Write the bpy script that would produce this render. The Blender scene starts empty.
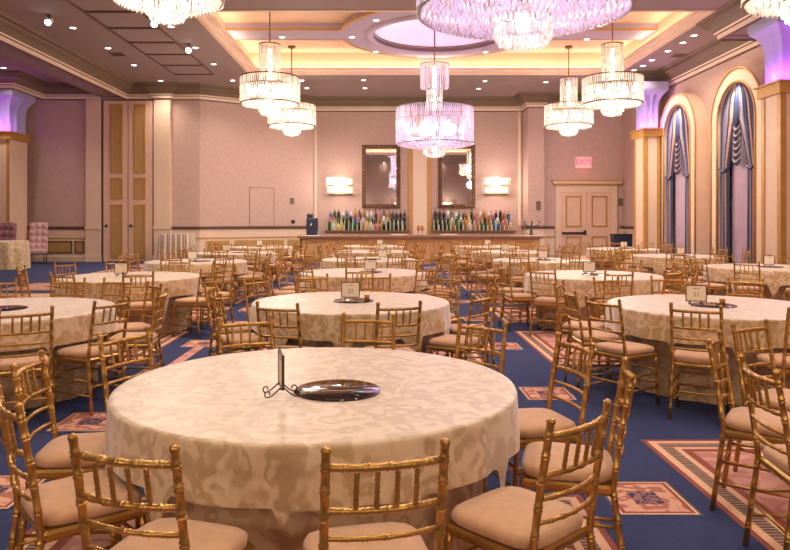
import bpy, math, random
from math import sin, cos, pi, radians, sqrt, atan2, hypot
from mathutils import Vector, Matrix

random.seed(7)
SC = bpy.context.scene
COL = SC.collection

# ------------------------------------------------------------------ camera, world, exposure
cam_d = bpy.data.cameras.new('camera')
cam = bpy.data.objects.new('camera', cam_d)
COL.objects.link(cam)
cam.location = (0, 0, 1.57)
cam.rotation_euler = (pi / 2, 0, 0)
cam_d.sensor_width = 36
cam_d.lens = 36 * 700 / 790
cam_d.shift_x = 11 / 790
cam_d.shift_y = -55 / 790
cam_d.clip_end = 200
SC.camera = cam
world = bpy.data.worlds.new('world')
SC.world = world
world.use_nodes = True
world.node_tree.nodes['Background'].inputs[0].default_value = (1.0, 0.8, 0.7, 1)
world.node_tree.nodes['Background'].inputs[1].default_value = 0.05
SC.view_settings.view_transform = 'Standard'
SC.view_settings.look = 'None'
SC.view_settings.gamma = 1
SC.view_settings.use_curve_mapping = False
SC.view_settings.exposure = 0.15

WARM = (1.0, 0.88, 0.74)
DOWN_W = 210.0      # watts of one recessed downlight
CHAND_W = 260.0     # watts of one crystal chandelier
COVE_W = 3.6        # watts per metre of cove strip


# ------------------------------------------------------------------ materials
def srgb(r, g, b):
    f = lambda c: c / 12.92 if c <= 0.04045 else ((c + 0.055) / 1.055) ** 2.4
    return (f(r / 255), f(g / 255), f(b / 255), 1)


def new_mat(name):
    m = bpy.data.materials.new(name)
    m.use_nodes = True
    nt = m.node_tree
    return m, nt, nt.nodes['Principled BSDF']


def pmat(name, col, rough=0.6, metal=0.0, var=0.0, scale=6.0, bump=0.0, bscale=40.0, sheen=0.0, coords='Object', emit=None, estr=0.0):
    m, nt, b = new_mat(name)
    b.inputs['Base Color'].default_value = col
    b.inputs['Roughness'].default_value = rough
    b.inputs['Metallic'].default_value = metal
    if sheen:
        b.inputs['Sheen Weight'].default_value = sheen
    if emit:
        b.inputs['Emission Color'].default_value = emit
        b.inputs['Emission Strength'].default_value = estr
    if var or bump:
        tc = nt.nodes.new('ShaderNodeTexCoord')
    if var:
        n = nt.nodes.new('ShaderNodeTexNoise')
        n.inputs['Scale'].default_value = scale
        n.inputs['Detail'].default_value = 5
        nt.links.new(tc.outputs[coords], n.inputs['Vector'])
        r = nt.nodes.new('ShaderNodeValToRGB')
        r.color_ramp.elements[0].position = 0.3
        r.color_ramp.elements[1].position = 0.7
        r.color_ramp.elements[0].color = tuple(max(0, c * (1 - var)) for c in col[:3]) + (1,)
        r.color_ramp.elements[1].color = tuple(min(1, c * (1 + var)) for c in col[:3]) + (1,)
        nt.links.new(n.outputs['Fac'], r.inputs['Fac'])
        nt.links.new(r.outputs['Color'], b.inputs['Base Color'])
    if bump:
        n2 = nt.nodes.new('ShaderNodeTexNoise')
        n2.inputs['Scale'].default_value = bscale
        nt.links.new(tc.outputs[coords], n2.inputs['Vector'])
        bp = nt.nodes.new('ShaderNodeBump')
        bp.inputs['Strength'].default_value = bump
        bp.inputs['Distance'].default_value = 0.01
        nt.links.new(n2.outputs['Fac'], bp.inputs['Height'])
        nt.links.new(bp.outputs['Normal'], b.inputs['Normal'])
    return m


def emat(name, col, strength):
    m = bpy.data.materials.new(name)
    m.use_nodes = True
    nt = m.node_tree
    nt.nodes.clear()
    e = nt.nodes.new('ShaderNodeEmission')
    e.inputs[0].default_value = col
    e.inputs[1].default_value = strength
    o = nt.nodes.new('ShaderNodeOutputMaterial')
    nt.links.new(e.outputs[0], o.inputs[0])
    return m


def damask(name, ca, cb, scale, rough=0.55, sheen=0.3, lo=0.42, hi=0.58, coords='UV'):
    """two-tone woven fabric with scrolling leaf-like figures"""
    m, nt, b = new_mat(name)
    tc = nt.nodes.new('ShaderNodeTexCoord')
    n = nt.nodes.new('ShaderNodeTexNoise')
    n.inputs['Scale'].default_value = scale * 0.6
    n.inputs['Detail'].default_value = 2
    nt.links.new(tc.outputs[coords], n.inputs['Vector'])
    mx = nt.nodes.new('ShaderNodeVectorMath')
    mx.operation = 'MULTIPLY_ADD'
    mx.inputs[1].default_value = (0.22, 0.22, 0.0)
    nt.links.new(n.outputs['Color'], mx.inputs[0])
    nt.links.new(tc.outputs[coords], mx.inputs[2])
    v = nt.nodes.new('ShaderNodeTexVoronoi')
    v.inputs['Scale'].default_value = scale
    v.feature = 'SMOOTH_F1'
    nt.links.new(mx.outputs[0], v.inputs['Vector'])
    ma = nt.nodes.new('ShaderNodeMath')
    ma.operation = 'MULTIPLY'
    ma.inputs[1].default_value = 15.0
    nt.links.new(v.outputs['Distance'], ma.inputs[0])
    si = nt.nodes.new('ShaderNodeMath')
    si.operation = 'SINE'
    nt.links.new(ma.outputs[0], si.inputs[0])
    n2 = nt.nodes.new('ShaderNodeTexNoise')
    n2.inputs['Scale'].default_value = scale * 1.7
    n2.inputs['Detail'].default_value = 3
    nt.links.new(tc.outputs[coords], n2.inputs['Vector'])
    ad = nt.nodes.new('ShaderNodeMath')
    ad.operation = 'MULTIPLY_ADD'
    ad.inputs[1].default_value = 0.22
    nt.links.new(si.outputs[0], ad.inputs[0])
    nt.links.new(n2.outputs['Fac'], ad.inputs[2])
    r = nt.nodes.new('ShaderNodeValToRGB')
    r.color_ramp.elements[0].position = lo
    r.color_ramp.elements[1].position = hi
    r.color_ramp.elements[0].color = ca
    r.color_ramp.elements[1].color = cb
    nt.links.new(ad.outputs[0], r.inputs['Fac'])
    nt.links.new(r.outputs['Color'], b.inputs['Base Color'])
    b.inputs['Roughness'].default_value = rough
    b.inputs['Sheen Weight'].default_value = sheen
    return m


def stripes(name, cols, freq, rough=0.6, axis=0, coords='UV'):
    """vertical woven stripes along U"""
    m, nt, b = new_mat(name)
    tc = nt.nodes.new('ShaderNodeTexCoord')
    sp = nt.nodes.new('ShaderNodeSeparateXYZ')
    nt.links.new(tc.outputs[coords], sp.inputs[0])
    ma = nt.nodes.new('ShaderNodeMath')
    ma.operation = 'MULTIPLY'
    ma.inputs[1].default_value = freq
    nt.links.new(sp.outputs[axis], ma.inputs[0])
    fr = nt.nodes.new('ShaderNodeMath')
    fr.operation = 'FRACT'
    nt.links.new(ma.outputs[0], fr.inputs[0])
    r = nt.nodes.new('ShaderNodeValToRGB')
    r.color_ramp.interpolation = 'CONSTANT'
    els = r.color_ramp.elements
    for k, (p, c) in enumerate(cols):
        if k < 2:
            els[k].position = p
            els[k].color = c
        else:
            e = els.new(p)
            e.color = c
    nt.links.new(fr.outputs[0], r.inputs['Fac'])
    n = nt.nodes.new('ShaderNodeTexNoise')
    n.inputs['Scale'].default_value = 14
    nt.links.new(tc.outputs[coords], n.inputs['Vector'])
    mx = nt.nodes.new('ShaderNodeMix')
    mx.data_type = 'RGBA'
    mx.blend_type = 'MULTIPLY'
    mx.inputs[0].default_value = 0.5
    nt.links.new(r.outputs['Color'], mx.inputs[6])
    nt.links.new(n.outputs['Fac'], mx.inputs[7])
    nt.links.new(mx.outputs[2], b.inputs['Base Color'])
    b.inputs['Roughness'].default_value = rough
    return m


def crystal_mat(name, tint, clear=0.2):
    m = bpy.data.materials.new(name)
    m.use_nodes = True
    nt = m.node_tree
    nt.nodes.clear()
    t = nt.nodes.new('ShaderNodeBsdfTransparent')
    t.inputs[0].default_value = tint
    tl = nt.nodes.new('ShaderNodeBsdfTranslucent')
    tl.inputs[0].default_value = tint
    g = nt.nodes.new('ShaderNodeBsdfGlossy')
    g.inputs[0].default_value = (1, 1, 1, 1)
    g.inputs['Roughness'].default_value = 0.08
    m1 = nt.nodes.new('ShaderNodeMixShader')
    m1.inputs[0].default_value = 0.45
    nt.links.new(tl.outputs[0], m1.inputs[1])
    nt.links.new(g.outputs[0], m1.inputs[2])
    m2 = nt.nodes.new('ShaderNodeMixShader')
    m2.inputs[0].default_value = clear
    nt.links.new(m1.outputs[0], m2.inputs[1])
    nt.links.new(t.outputs[0], m2.inputs[2])
    o = nt.nodes.new('ShaderNodeOutputMaterial')
    nt.links.new(m2.outputs[0], o.inputs[0])
    return m


M = {}
M['wallpaper'] = pmat('pink wallpaper', srgb(192, 160, 148), 0.8, var=0.05, scale=9, bump=0.15, bscale=60)
M['cream'] = pmat('cream painted trim', srgb(222, 192, 166), 0.6, var=0.03, scale=3)
M['creamlt'] = pmat('light cream paint', srgb(226, 200, 178), 0.6)
M['goldtrim'] = pmat('antique gold paint', srgb(186, 138, 72), 0.5, metal=0.15, var=0.08, scale=5)
M['goldpanel'] = pmat('gold painted panel', srgb(182, 142, 86), 0.55, metal=0.1, var=0.06, scale=4)
M['browntrim'] = pmat('dark brown trim', srgb(96, 66, 52), 0.5)
M['ceiling'] = pmat('mauve ceiling paint', srgb(148, 126, 120), 0.85, var=0.02, scale=2)
M['covebrown'] = pmat('brown cove paint', srgb(112, 92, 72), 0.7)
M['lavender'] = pmat('lavender ceiling paint', srgb(176, 156, 168), 0.85)
M['traypanel'] = pmat('warm cream tray paint', srgb(218, 180, 146), 0.8, var=0.06, scale=1.2)
M['white'] = pmat('white plaster', srgb(232, 226, 222), 0.8)
M['navy'] = pmat('navy carpet', srgb(42, 52, 94), 0.95, var=0.16, scale=35, bump=0.4, bscale=220)
M['salmon'] = damask('salmon woven carpet', srgb(168, 104, 84), srgb(214, 160, 132), 9.0, 0.95, 0.0, coords='Object')
M['salmonfield'] = damask('pink woven carpet field', srgb(186, 126, 110), srgb(206, 152, 136), 4.0, 0.95, 0.0, 0.5, 0.56, coords='Object')
M['rust'] = pmat('rust carpet band', srgb(142, 72, 58), 0.95, var=0.15, scale=60)
M['creamcarpet'] = pmat('cream carpet band', srgb(222, 176, 140), 0.95, var=0.12, scale=60)
M['dashes'] = stripes('dashed carpet band', [(0.0, srgb(96, 76, 76)), (0.5, srgb(190, 150, 120))], 30.0, 0.95, 1, 'Object')
M['indigo'] = damask('indigo carpet medallion', srgb(62, 52, 82), srgb(150, 104, 96), 16.0, 0.95, 0, coords='Object')
M['cloth'] = damask('cream damask tablecloth', srgb(190, 156, 108), srgb(220, 192, 150), 10.0, 0.42, 0.8, 0.36, 0.66)
M['skirt'] = damask('tan satin underlay', srgb(178, 146, 106), srgb(200, 168, 128), 8.0, 0.4, 0.2)
M['stripecloth'] = stripes('striped cocktail cloth', [(0.0, srgb(226, 210, 190)), (0.35, srgb(170, 140, 120)), (0.6, srgb(214, 186, 166)), (0.8, srgb(150, 132, 128))], 4.0)
M['gold'] = pmat('gold chiavari lacquer', srgb(188, 144, 74), 0.30, metal=0.8, var=0.12, scale=14)
M['cushion'] = pmat('beige suede cushion', srgb(200, 154, 112), 0.85, var=0.08, scale=18, bump=0.1, bscale=90, sheen=0.3)
M['iron'] = pmat('wrought iron', srgb(70, 42, 34), 0.5, metal=0.4)
M['card'] = pmat('cream card', srgb(240, 224, 198), 0.7)
M['ink'] = pmat('printed ink', srgb(110, 92, 60), 0.7)
M['mirror'] = pmat('mirror glass', (0.86, 0.86, 0.86, 1), 0.015, metal=1.0)
M['discmirror'] = pmat('darkened mirror disc', srgb(76, 70, 66), 0.04, metal=1.0)  # reflection of the dark ceiling put into the mirror's tint
M['carved'] = pmat('carved bronze frame', srgb(98, 66, 48), 0.45, metal=0.35, var=0.3, scale=20)
M['barwood'] = pmat('bar gold timber', srgb(190, 146, 100), 0.5, var=0.08, scale=5)
M['barframe'] = pmat('bar cream frame', srgb(206, 164, 122), 0.5)
M['stone'] = pmat('brown stone counter', srgb(128, 96, 80), 0.3, var=0.15, scale=14)
M['dark'] = pmat('black plastic', srgb(34, 32, 40), 0.4)
M['navybox'] = pmat('dark navy case', srgb(36, 42, 66), 0.5)
M['steel'] = pmat('brushed steel', srgb(170, 165, 165), 0.3, metal=0.9)
M['brass'] = pmat('aged brass', srgb(120, 88, 50), 0.4, metal=0.8)
M['crystaldim'] = crystal_mat('clear crystal', (.85, .80, .74, 1), .5)  # dimmer copy scattered among the prisms, sparkle put into the tint
M['crystal'] = crystal_mat('warm crystal', (1.0, 0.96, 0.90, 1))
M['crystalv'] = crystal_mat('violet lit crystal', (0.96, 0.90, 1.0, 1))
M['lens'] = emat('downlight lens', (1, 0.88, 0.74, 1), 14)
M['bulb'] = emat('chandelier lamp', (1, 0.88, 0.72, 1), 8)
M['bulbv'] = emat('violet chandelier lamp', (0.86, 0.72, 1.0, 1), 8)
M['led'] = emat('warm cove strip', (1, 0.84, 0.60, 1), 3)
M['barled'] = emat('bar shelf strip', (1, 0.85, 0.5, 1), .4)
M['sconcelamp'] = emat('sconce lamp', (1, 0.86, 0.66, 1), 6)
M['exit'] = emat('red exit letters', (1, 0.10, 0.13, 1), 2.2)
M['spot'] = emat('spotlight lamp', (0.95, 0.92, 1, 1), 16)
M['drape'] = stripes('navy striped drape', [(0.0, srgb(52, 60, 104)), (0.32, srgb(216, 160, 124)), (0.44, srgb(52, 60, 100)), (0.62, srgb(128, 140, 178)), (0.70, srgb(54, 56, 92)), (0.88, srgb(204, 148, 116))], 2.2)
M['drapeplain'] = pmat('navy drape lining', srgb(48, 52, 84), 0.8, var=0.2, scale=8)
M['swag'] = stripes('tan fringed swag', [(0.0, srgb(70, 66, 96)), (0.45, srgb(196, 160, 132)), (0.62, srgb(52, 48, 74))], 5.0, axis=1)
M['sheer'] = pmat('lavender sheer', srgb(186, 160, 176), 0.8, var=0.06, scale=3)
M['tuft'] = pmat('pink tufted satin', srgb(206, 160, 160), 0.5, sheen=0.4)
M['tuftdark'] = pmat('mauve tufted satin', srgb(150, 100, 110), 0.5, sheen=0.4)
M['uplitplaster'] = pmat('violet uplit plaster', srgb(166, 160, 190), 0.8)  # white plaster with the violet uplight put into its base colour
M['paper'] = pmat('white plate plastic', srgb(220, 205, 195), 0.5)
M['panelwall'] = pmat('folding door cream', srgb(218, 178, 154), 0.65, var=0.03, scale=4)


def bottle_mat(n, c):
    m, nt, b = new_mat(n)
    b.inputs['Base Color'].default_value = c
    b.inputs['Roughness'].default_value = 0.12
    b.inputs['Specular IOR Level'].default_value = 0.8
    return m


# ------------------------------------------------------------------ mesh builder
class MB:
    def __init__(self):
        self.v, self.f, self.mi, self.uv, self.sm = [], [], [], {}, []

    def quad(self, pts, mi=0, smooth=False):
        n = len(self.v)
        self.v += [tuple(p) for p in pts]
        self.f.append(tuple(range(n, n + len(pts))))
        self.mi.append(mi)
        self.sm.append(smooth)

    def add(self, verts, faces, mi=0, smooth=False, uvs=None):
        n = len(self.v)
        self.v += [tuple(p) for p in verts]
        if uvs:
            for k, u in enumerate(uvs):
                self.uv[n + k] = u
        for f in faces:
            self.f.append(tuple(n + i for i in f))
            self.mi.append(mi)
            self.sm.append(smooth)

    def box(self, x0, x1, y0, y1, z0, z1, mi=0):
        v = [(x0, y0, z0), (x1, y0, z0), (x1, y1, z0), (x0, y1, z0), (x0, y0, z1), (x1, y0, z1), (x1, y1, z1), (x0, y1, z1)]
        f = [(3, 2, 1, 0), (4, 5, 6, 7), (0, 1, 5, 4), (1, 2, 6, 5), (2, 3, 7, 6), (3, 0, 4, 7)]
        self.add(v, f, mi)

    def rbox(self, x0, x1, y0, y1, z0, z1, r=0.01, mi=0):
        """box with chamfered vertical and top edges, all smooth"""
        def ring(d, z):
            a, b, c, e = x0 + d, x1 - d, y0 + d, y1 - d
            q = r
            return [(a + q, c, z), (b - q, c, z), (b, c + q, z), (b, e - q, z), (b - q, e, z), (a + q, e, z), (a, e - q, z), (a, c + q, z)]
        rs = [ring(r * 0.6, z0), ring(0, z0 + r), ring(0, z1 - r), ring(r * 0.6, z1)]
        v = sum(rs, [])
        f = []
        for k in range(3):
            for i in range(8):
                j = (i + 1) % 8
                f.append((k * 8 + i, k * 8 + j, k * 8 + 8 + j, k * 8 + 8 + i))
        f.append(tuple(reversed(range(8))))
        f.append(tuple(range(24, 32)))
        self.add(v, f, mi)

    def obox(self, p, ax, ay, az, mi=0):
        """box from a corner p and three edge vectors"""
        p, ax, ay, az = map(Vector, (p, ax, ay, az))
        v = [p, p + ax, p + ax + ay, p + ay, p + az, p + ax + az, p + ax + ay + az, p + ay + az]
        f = [(3, 2, 1, 0), (4, 5, 6, 7), (0, 1, 5, 4), (1, 2, 6, 5), (2, 3, 7, 6), (3, 0, 4, 7)]
        self.add(v, f, mi)

    def lathe(self, prof, n=24, c=(0, 0, 0), mi=0, smooth=True, cap=True):
        v, f = [], []
        for (r, z) in prof:
            for i in range(n):
                a = 2 * pi * i / n
                v.append((c[0] + r * cos(a), c[1] + r * sin(a), c[2] + z))
        for k in range(len(prof) - 1):
            for i in range(n):
                j = (i + 1) % n
                f.append((k * n + i, k * n + j, (k + 1) * n + j, (k + 1) * n + i))
        self.add(v, f, mi, smooth)
        if cap:
            m = len(self.v) - n * len(prof)
            if prof[0][0] > 1e-4:
                self.f.append(tuple(m + i for i in reversed(range(n)))); self.mi.append(mi); self.sm.append(False)
            if prof[-1][0] > 1e-4:
                m2 = len(self.v) - n
                self.f.append(tuple(m2 + i for i in range(n))); self.mi.append(mi); self.sm.append(False)

    def tube(self, path, rad, n=8, mi=0, cap=True):
        """tube along a path; rad a number or a list per point"""
        P = [Vector(p) for p in path]
        R = rad if isinstance(rad, (list, tuple)) else [rad] * len(P)
        v, f = [], []
        for k, p in enumerate(P):
            d = (P[min(k + 1, len(P) - 1)] - P[max(k - 1, 0)])
            d.normalize()
            up = Vector((0, 0, 1)) if abs(d.z) < 0.8 else Vector((1, 0, 0))
            s = d.cross(up); s.normalize()
            t = s.cross(d)
            for i in range(n):
                a = 2 * pi * i / n
                v.append(p + (s * cos(a) + t * sin(a)) * R[k])
        for k in range(len(P) - 1):
            for i in range(n):
                j = (i + 1) % n
                f.append((k * n + i, (k + 1) * n + i, (k + 1) * n + j, k * n + j))
        if cap:
            f.append(tuple(range(n)))
            f.append(tuple(reversed(range((len(P) - 1) * n, len(P) * n))))
        self.add(v, f, mi, True)

    def grid(self, fn, nu, nv, mi=0, smooth=True, uvf=None):
        v, uv, f = [], [], []
        for j in range(nv + 1):
            for i in range(nu + 1):
                u, w = i / nu, j / nv
                v.append(fn(u, w))
                uv.append(uvf(u, w) if uvf else (u, w))
        for j in range(nv):
            for i in range(nu):
                a = j * (nu + 1) + i
                f.append((a, a + 1, a + nu + 2, a + nu + 1))
        self.add(v, f, mi, smooth, uv)

    def build(self, name, mats, parent=None, loc=None):
        me = bpy.data.meshes.new(name)
        me.from_pydata(self.v, [], self.f)
        if not isinstance(mats, (list, tuple)):
            mats = [mats]
        for m in mats:
            me.materials.append(m)
        if len(mats) > 1:
            me.polygons.foreach_set('material_index', self.mi)
        me.polygons.foreach_set('use_smooth', self.sm)
        if self.uv:
            ul = me.uv_layers.new(name='UVMap')
            for l in me.loops:
                ul.data[l.index].uv = self.uv.get(l.vertex_index, (0, 0))
        me.update()
        o = bpy.data.objects.new(name, me)
        COL.objects.link(o)
        if parent:
            o.parent = parent
        if loc:
            o.location = loc
        return o


def tag(o, label, cat, group=None):
    o['label'] = label
    o['category'] = cat
    if group:
        o['group'] = group
    return o


def thing(name, label, cat, loc=(0, 0, 0), rz=0, group=None):
    o = bpy.data.objects.new(name, None)
    COL.objects.link(o)
    o.location = loc
    o.rotation_euler = (0, 0, rz)
    o.empty_display_size = 0.1
    return tag(o, label, cat, group)


KIDS = {}


def copy_tree(root, loc, rz, label, group=None):
    r = root.copy(); COL.objects.link(r)
    r.location = loc; r.rotation_euler = (0, 0, rz)
    r['label'] = label
    if group:
        r['group'] = group
    kids = KIDS.setdefault(root.name, [(c, list(c.children)) for c in root.children])
    for ch, gs in kids:
        c = ch.copy(); COL.objects.link(c); c.parent = r
        for g in gs:
            d = g.copy(); COL.objects.link(d); d.parent = c
    return r


def struct(o):
    o['kind'] = 'structure'
    return o


def light(name, kind, loc, energy, color, parent=None, **kw):
    d = bpy.data.lights.new(name, kind)
    d.energy = energy
    d.color = color
    for k, v in kw.items():
        setattr(d, k, v)
    o = bpy.data.objects.new(name, d)
    COL.objects.link(o)
    o.location = loc
    if parent:
        o.parent = parent
    return o


# ------------------------------------------------------------------ room dimensions
ZC = 6.65          # ceiling
ZK = 6.20          # underside of the crown moulding
XR = 9.75          # curtain wall
YB = 29.2          # wall behind the bar
YN = -3.0          # wall behind the viewer
YL = 26.4          # wall of the folding doors
TRX = (-4.7, 8.1)
TRAYS = [(16.9, 24.4), (4.0, 11.5)]
CX = 1.7
DOMES = [21.3, 7.75]
ZT = 7.20

# floor with its woven pattern
fl = MB()
fl.box(-14.5, 10.4, YN - 0.3, 30.2, -0.2, 0.0, 0)


def ring_rect(x0, x1, y0, y1, w, z, mi):
    fl.quad([(x0, y0, z), (x1, y0, z), (x1 - w, y0 + w, z), (x0 + w, y0 + w, z)], mi)
    fl.quad([(x1, y0, z), (x1, y1, z), (x1 - w, y1 - w, z), (x1 - w, y0 + w, z)], mi)
    fl.quad([(x1, y1, z), (x0, y1, z), (x0 + w, y1 - w, z), (x1 - w, y1 - w, z)], mi)
    fl.quad([(x0, y1, z), (x0, y0, z), (x0 + w, y0 + w, z), (x0 + w, y1 - w, z)], mi)


def nested(x0, x1, y0, y1, bands, core):
    z = 0.0015
    for w, mi in bands:
        ring_rect(x0, x1, y0, y1, w, z, mi)
        x0 += w; x1 -= w; y0 += w; y1 -= w
    fl.quad([(x0, y0, z), (x1, y0, z), (x1, y1, z), (x0, y1, z)], core)
    return x0, x1, y0, y1


PAN = [(0.035, 2), (0.05, 3), (0.08, 5), (0.04, 3), (0.055, 2)]
COLS = {'m': (-1.8, 1.12), 'r': (1.83, 4.78), 'l': (-5.25, -2.72), 'c': (5.4, 8.35), 'f': (-8.7, -5.75)}
TOPS = {'m': [(4.0, 2.6), (9.9, 2.3), (12.6, 1.9), (15.0, 1.9), (17.5, 1.9), (20.0, 1.9), (22.5, 1.9), (25.0, 1.9)]}
TOPS['r'] = [(5.0, 2.6)] + TOPS['m'][1:]
TOPS['c'] = TOPS['r']; TOPS['l'] = TOPS['r']; TOPS['f'] = TOPS['r']
for cn, (xa, xb) in COLS.items():
    for (y1, ln) in TOPS[cn]:
        a = nested(xa, xb, y1 - ln, y1, PAN, 4)
        b0, b1, c0, c1 = a
        i_ = .30
        fl.quad([(b0 + i_, c0 + i_, .002), (b1 - i_, c0 + i_, .002), (b1 - i_, c1 - i_, .002), (b0 + i_, c1 - i_, .002)], 1)
        mx, my = (b0 + b1) / 2, (c0 + c1) / 2
        for dx in (-0.55, 0, 0.55):
            z, w = 0.0025, 0.26
            fl.quad([(mx + dx - w, my, z), (mx + dx, my - w, z), (mx + dx + w, my, z), (mx + dx, my + w, z)], 6)
MED = [(0.015, 7), (0.015, 3), (0.02, 2)]
for k in range(13):
    yc = 1.58 + 2.38 * k
    for xc in (1.475, 5.08, -5.5):
        nested(xc - 0.225, xc + 0.225, yc - 0.245, yc + 0.245, MED, 1)
        z = 0.0022
        fl.quad([(xc - 0.08, yc - 0.09, z), (xc + 0.08, yc - 0.09, z), (xc + 0.08, yc + 0.09, z), (xc - 0.08, yc + 0.09, z)], 6)
xc = -2.28
for yc in (1.6, 2.85, 4.05, 5.45, 7.2, 8.9, 10.6, 12.3, 14.0, 15.7, 17.4, 19.1):
    nested(xc - 0.25, xc + 0.25, yc - 0.26, yc + 0.26, MED, 1)
    fl.quad([(xc - 0.09, yc - 0.09, .0022), (xc + 0.09, yc - 0.09, .0022), (xc + 0.09, yc + 0.09, .0022), (xc - 0.09, yc + 0.09, .0022)], 6)
fl.quad([(xc - 0.06, 7.46, .0018), (xc + 0.06, 7.46, .0018), (xc + 0.06, 8.64, .0018), (xc - 0.06, 8.64, .0018)], 4)
struct(fl.build('floor', [M['navy'], M['salmon'], M['rust'], M['creamcarpet'], M['salmonfield'], M['dashes'], M['indigo'], M['dark']]))

# ------------------------------------------------------------------ ceiling with two lit trays
ce = MB()
def csheet(x0, x1, y0, y1):
    ce.box(x0, x1, y0, y1, ZC, ZC + 0.04)
ys = sorted(TRAYS)
csheet(-14.5, TRX[0], YN, 30)
csheet(TRX[1], 10.4, YN, 30)
prev = YN
for a, b in ys:
    csheet(TRX[0], TRX[1], prev, a)
    prev = b
csheet(TRX[0], TRX[1], prev, 30)
struct(ce.build('ceiling', M['ceiling']))


def tray(n, y0, y1, yd):
    x0, x1 = TRX
    mb = MB()
    # outer wall of the recess
    t = 0.05
    for (a, b, c, d) in ((x0 - t, x0, y0 - t, y1 + t), (x1, x1 + t, y0 - t, y1 + t), (x0, x1, y0 - t, y0), (x0, x1, y1, y1 + t)):
        mb.box(a, b, c, d, ZC + 0.04, 7.45, 0)
    root = mb.build('trim_%d' % n, M['traypanel'])
    struct(root)
    # stepped lip moulding
    for k, (off, za, zb, m) in enumerate(((0.10, ZC - 0.03, ZC + 0.05, M['cream']), (0.22, ZC + 0.05, ZC + 0.11, M['creamlt']), (0.34, ZC + 0.11, ZC + 0.17, M['cream']))):
        l = MB()
        for (a, b, c, d) in ((x0, x0 + off, y0, y1), (x1 - off, x1, y0, y1), (x0 + off, x1 - off, y0, y0 + off), (x0 + off, x1 - off, y1 - off, y1)):
            l.box(a, b, c, d, za, zb)
        l.build('lip_moulding', m, root)
    # warm strips on the ledge
    s = MB()
    zz = ZC + 0.18
    for (a, b, c, d) in ((x0 + 0.12, x0 + 0.2, y0 + .2, y1 - .2), (x1 - 0.2, x1 - 0.12, y0 + .2, y1 - .2), (x0 + .2, x1 - .2, y0 + 0.12, y0 + 0.2), (x0 + .2, x1 - .2, y1 - 0.2, y1 - 0.12)):
        s.box(a, b, c, d, zz, zz + 0.04)
    s.build('cove_strip', M['led'], root)
    xm, ym, lx, ly = (x0 + x1) / 2, (y0 + y1) / 2, x1 - x0, y1 - y0
    for (px, py, sx, sy) in ((x0 + .16, ym, .1, ly), (x1 - .16, ym, .1, ly), (xm, y0 + .16, lx, .1), (xm, y1 - .16, lx, .1)):
        l = light('cove_light', 'AREA', (px, py, zz + .06), COVE_W * max(sx, sy), (1, .88, .70), root, shape='RECTANGLE', size=sx, size_y=sy)
        l.rotation_euler = (pi, 0, 0)
    # recessed panels
    p = MB()
    p.box(x0, x1, y0, yd - 2.0, 7.40, 7.45)
    p.box(x0, x1, yd + 2.0, y1, 7.40, 7.45)
    p.box(x0, CX - 2.0, yd - 2.0, yd + 2.0, 7.40, 7.45)
    p.box(CX + 2.0, x1, yd - 2.0, yd + 2.0, 7.40, 7.45)
    p.build('panel_ceiling', M['traypanel'], root)
    # ring and cross of lavender soffits
    RI, RO, AW = 2.05, 2.95, 0.55
    angs = [2 * pi * i / 240 for i in range(240)]
    hxa, hxb, hya, hyb = CX - x0, x1 - CX, yd - y0, y1 - yd
    for hx, sg in ((hxb, 1), (hxa, -1)):
        for s2 in (1, -1):
            angs += [atan2(s2 * AW, sg * hx) % (2 * pi), (atan2(s2 * AW, sg * sqrt(RO ** 2 - AW ** 2))) % (2 * pi)]
    for hy, sg in ((hyb, 1), (hya, -1)):
        for s2 in (1, -1):
            angs += [atan2(sg * hy, s2 * AW) % (2 * pi), atan2(sg * sqrt(RO ** 2 - AW ** 2), s2 * AW) % (2 * pi)]
    angs = sorted(set(round(a, 6) for a in angs))

    def rho(a):
        c, s_ = cos(a), sin(a)
        hx = hxb if c > 0 else hxa
        hy = hyb if s_ > 0 else hya
        e = 1e-9
        r1 = min(AW / max(abs(s_), e), hx / max(abs(c), e))
        r2 = min(AW / max(abs(c), e), hy / max(abs(s_), e))
        return max(RO, r1, r2)
    mb = MB()
    v, f = [], []
    for a in angs:
        r = rho(a)
        for (q, z) in ((RI, 7.40), (RI, ZT), (r, ZT), (r, 7.40)):
            v.append((CX + q * cos(a), yd + q * sin(a), z))
    N = len(angs)
    for i in range(N):
        j = (i + 1) % N
        for k in range(3):
            f.append((i * 4 + k, i * 4 + k + 1, j * 4 + k + 1, j * 4 + k))
    mb.add(v, f)
    mb.build('soffit_cross', M['lavender'], root)
    # gold edge bead of each of the panels
    g = MB()
    v, f = [], []
    for a in angs:
        r = rho(a)
        for (q, z) in ((r - .0, ZT - .015), (r + .09, ZT - .015), (r + .09, ZT + .05), (r, ZT + .05)):
            v.append((CX + q * cos(a), yd + q * sin(a), z))
    for i in range(N):
        j = (i + 1) % N
        if abs(rho(angs[i]) - RO) < 1e-3 or abs(rho(angs[j]) - RO) < 1e-3 or True:
            for k in range(4):
                k2 = (k + 1) % 4
                f.append((i * 4 + k, i * 4 + k2, j * 4 + k2, j * 4 + k))
    g.add(v, f)
    g.build('panel_bead', M['goldtrim'], root)
    # dome
    d = MB()
    d.lathe([(RI + .0, 7.28), (2.0, 7.40), (1.75, 7.62), (1.3, 7.86), (.7, 8.0), (0.01, 8.05)], 64, (CX, yd, 0), 0, True, False)
    d.build('dome', M['white'], root)
    di = MB()
    di.lathe([(RI - .01, ZT - .02), (RI - .01, 7.34), (RI - .05, 7.34), (RI - .05, 7.30)], 64, (CX, yd, 0), 0, True, False)
    di.build('dome_rim', M['browntrim'], root)
    dr = MB()
    dr.lathe([(RI + .18, ZT), (RI + .18, ZT - .06), (RI + .05, ZT - .09), (RI - .02, ZT - .03)], 64, (CX, yd, 0), 0, True, False)
    dr.build('dome_ring', M['lavender'], root)
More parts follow.
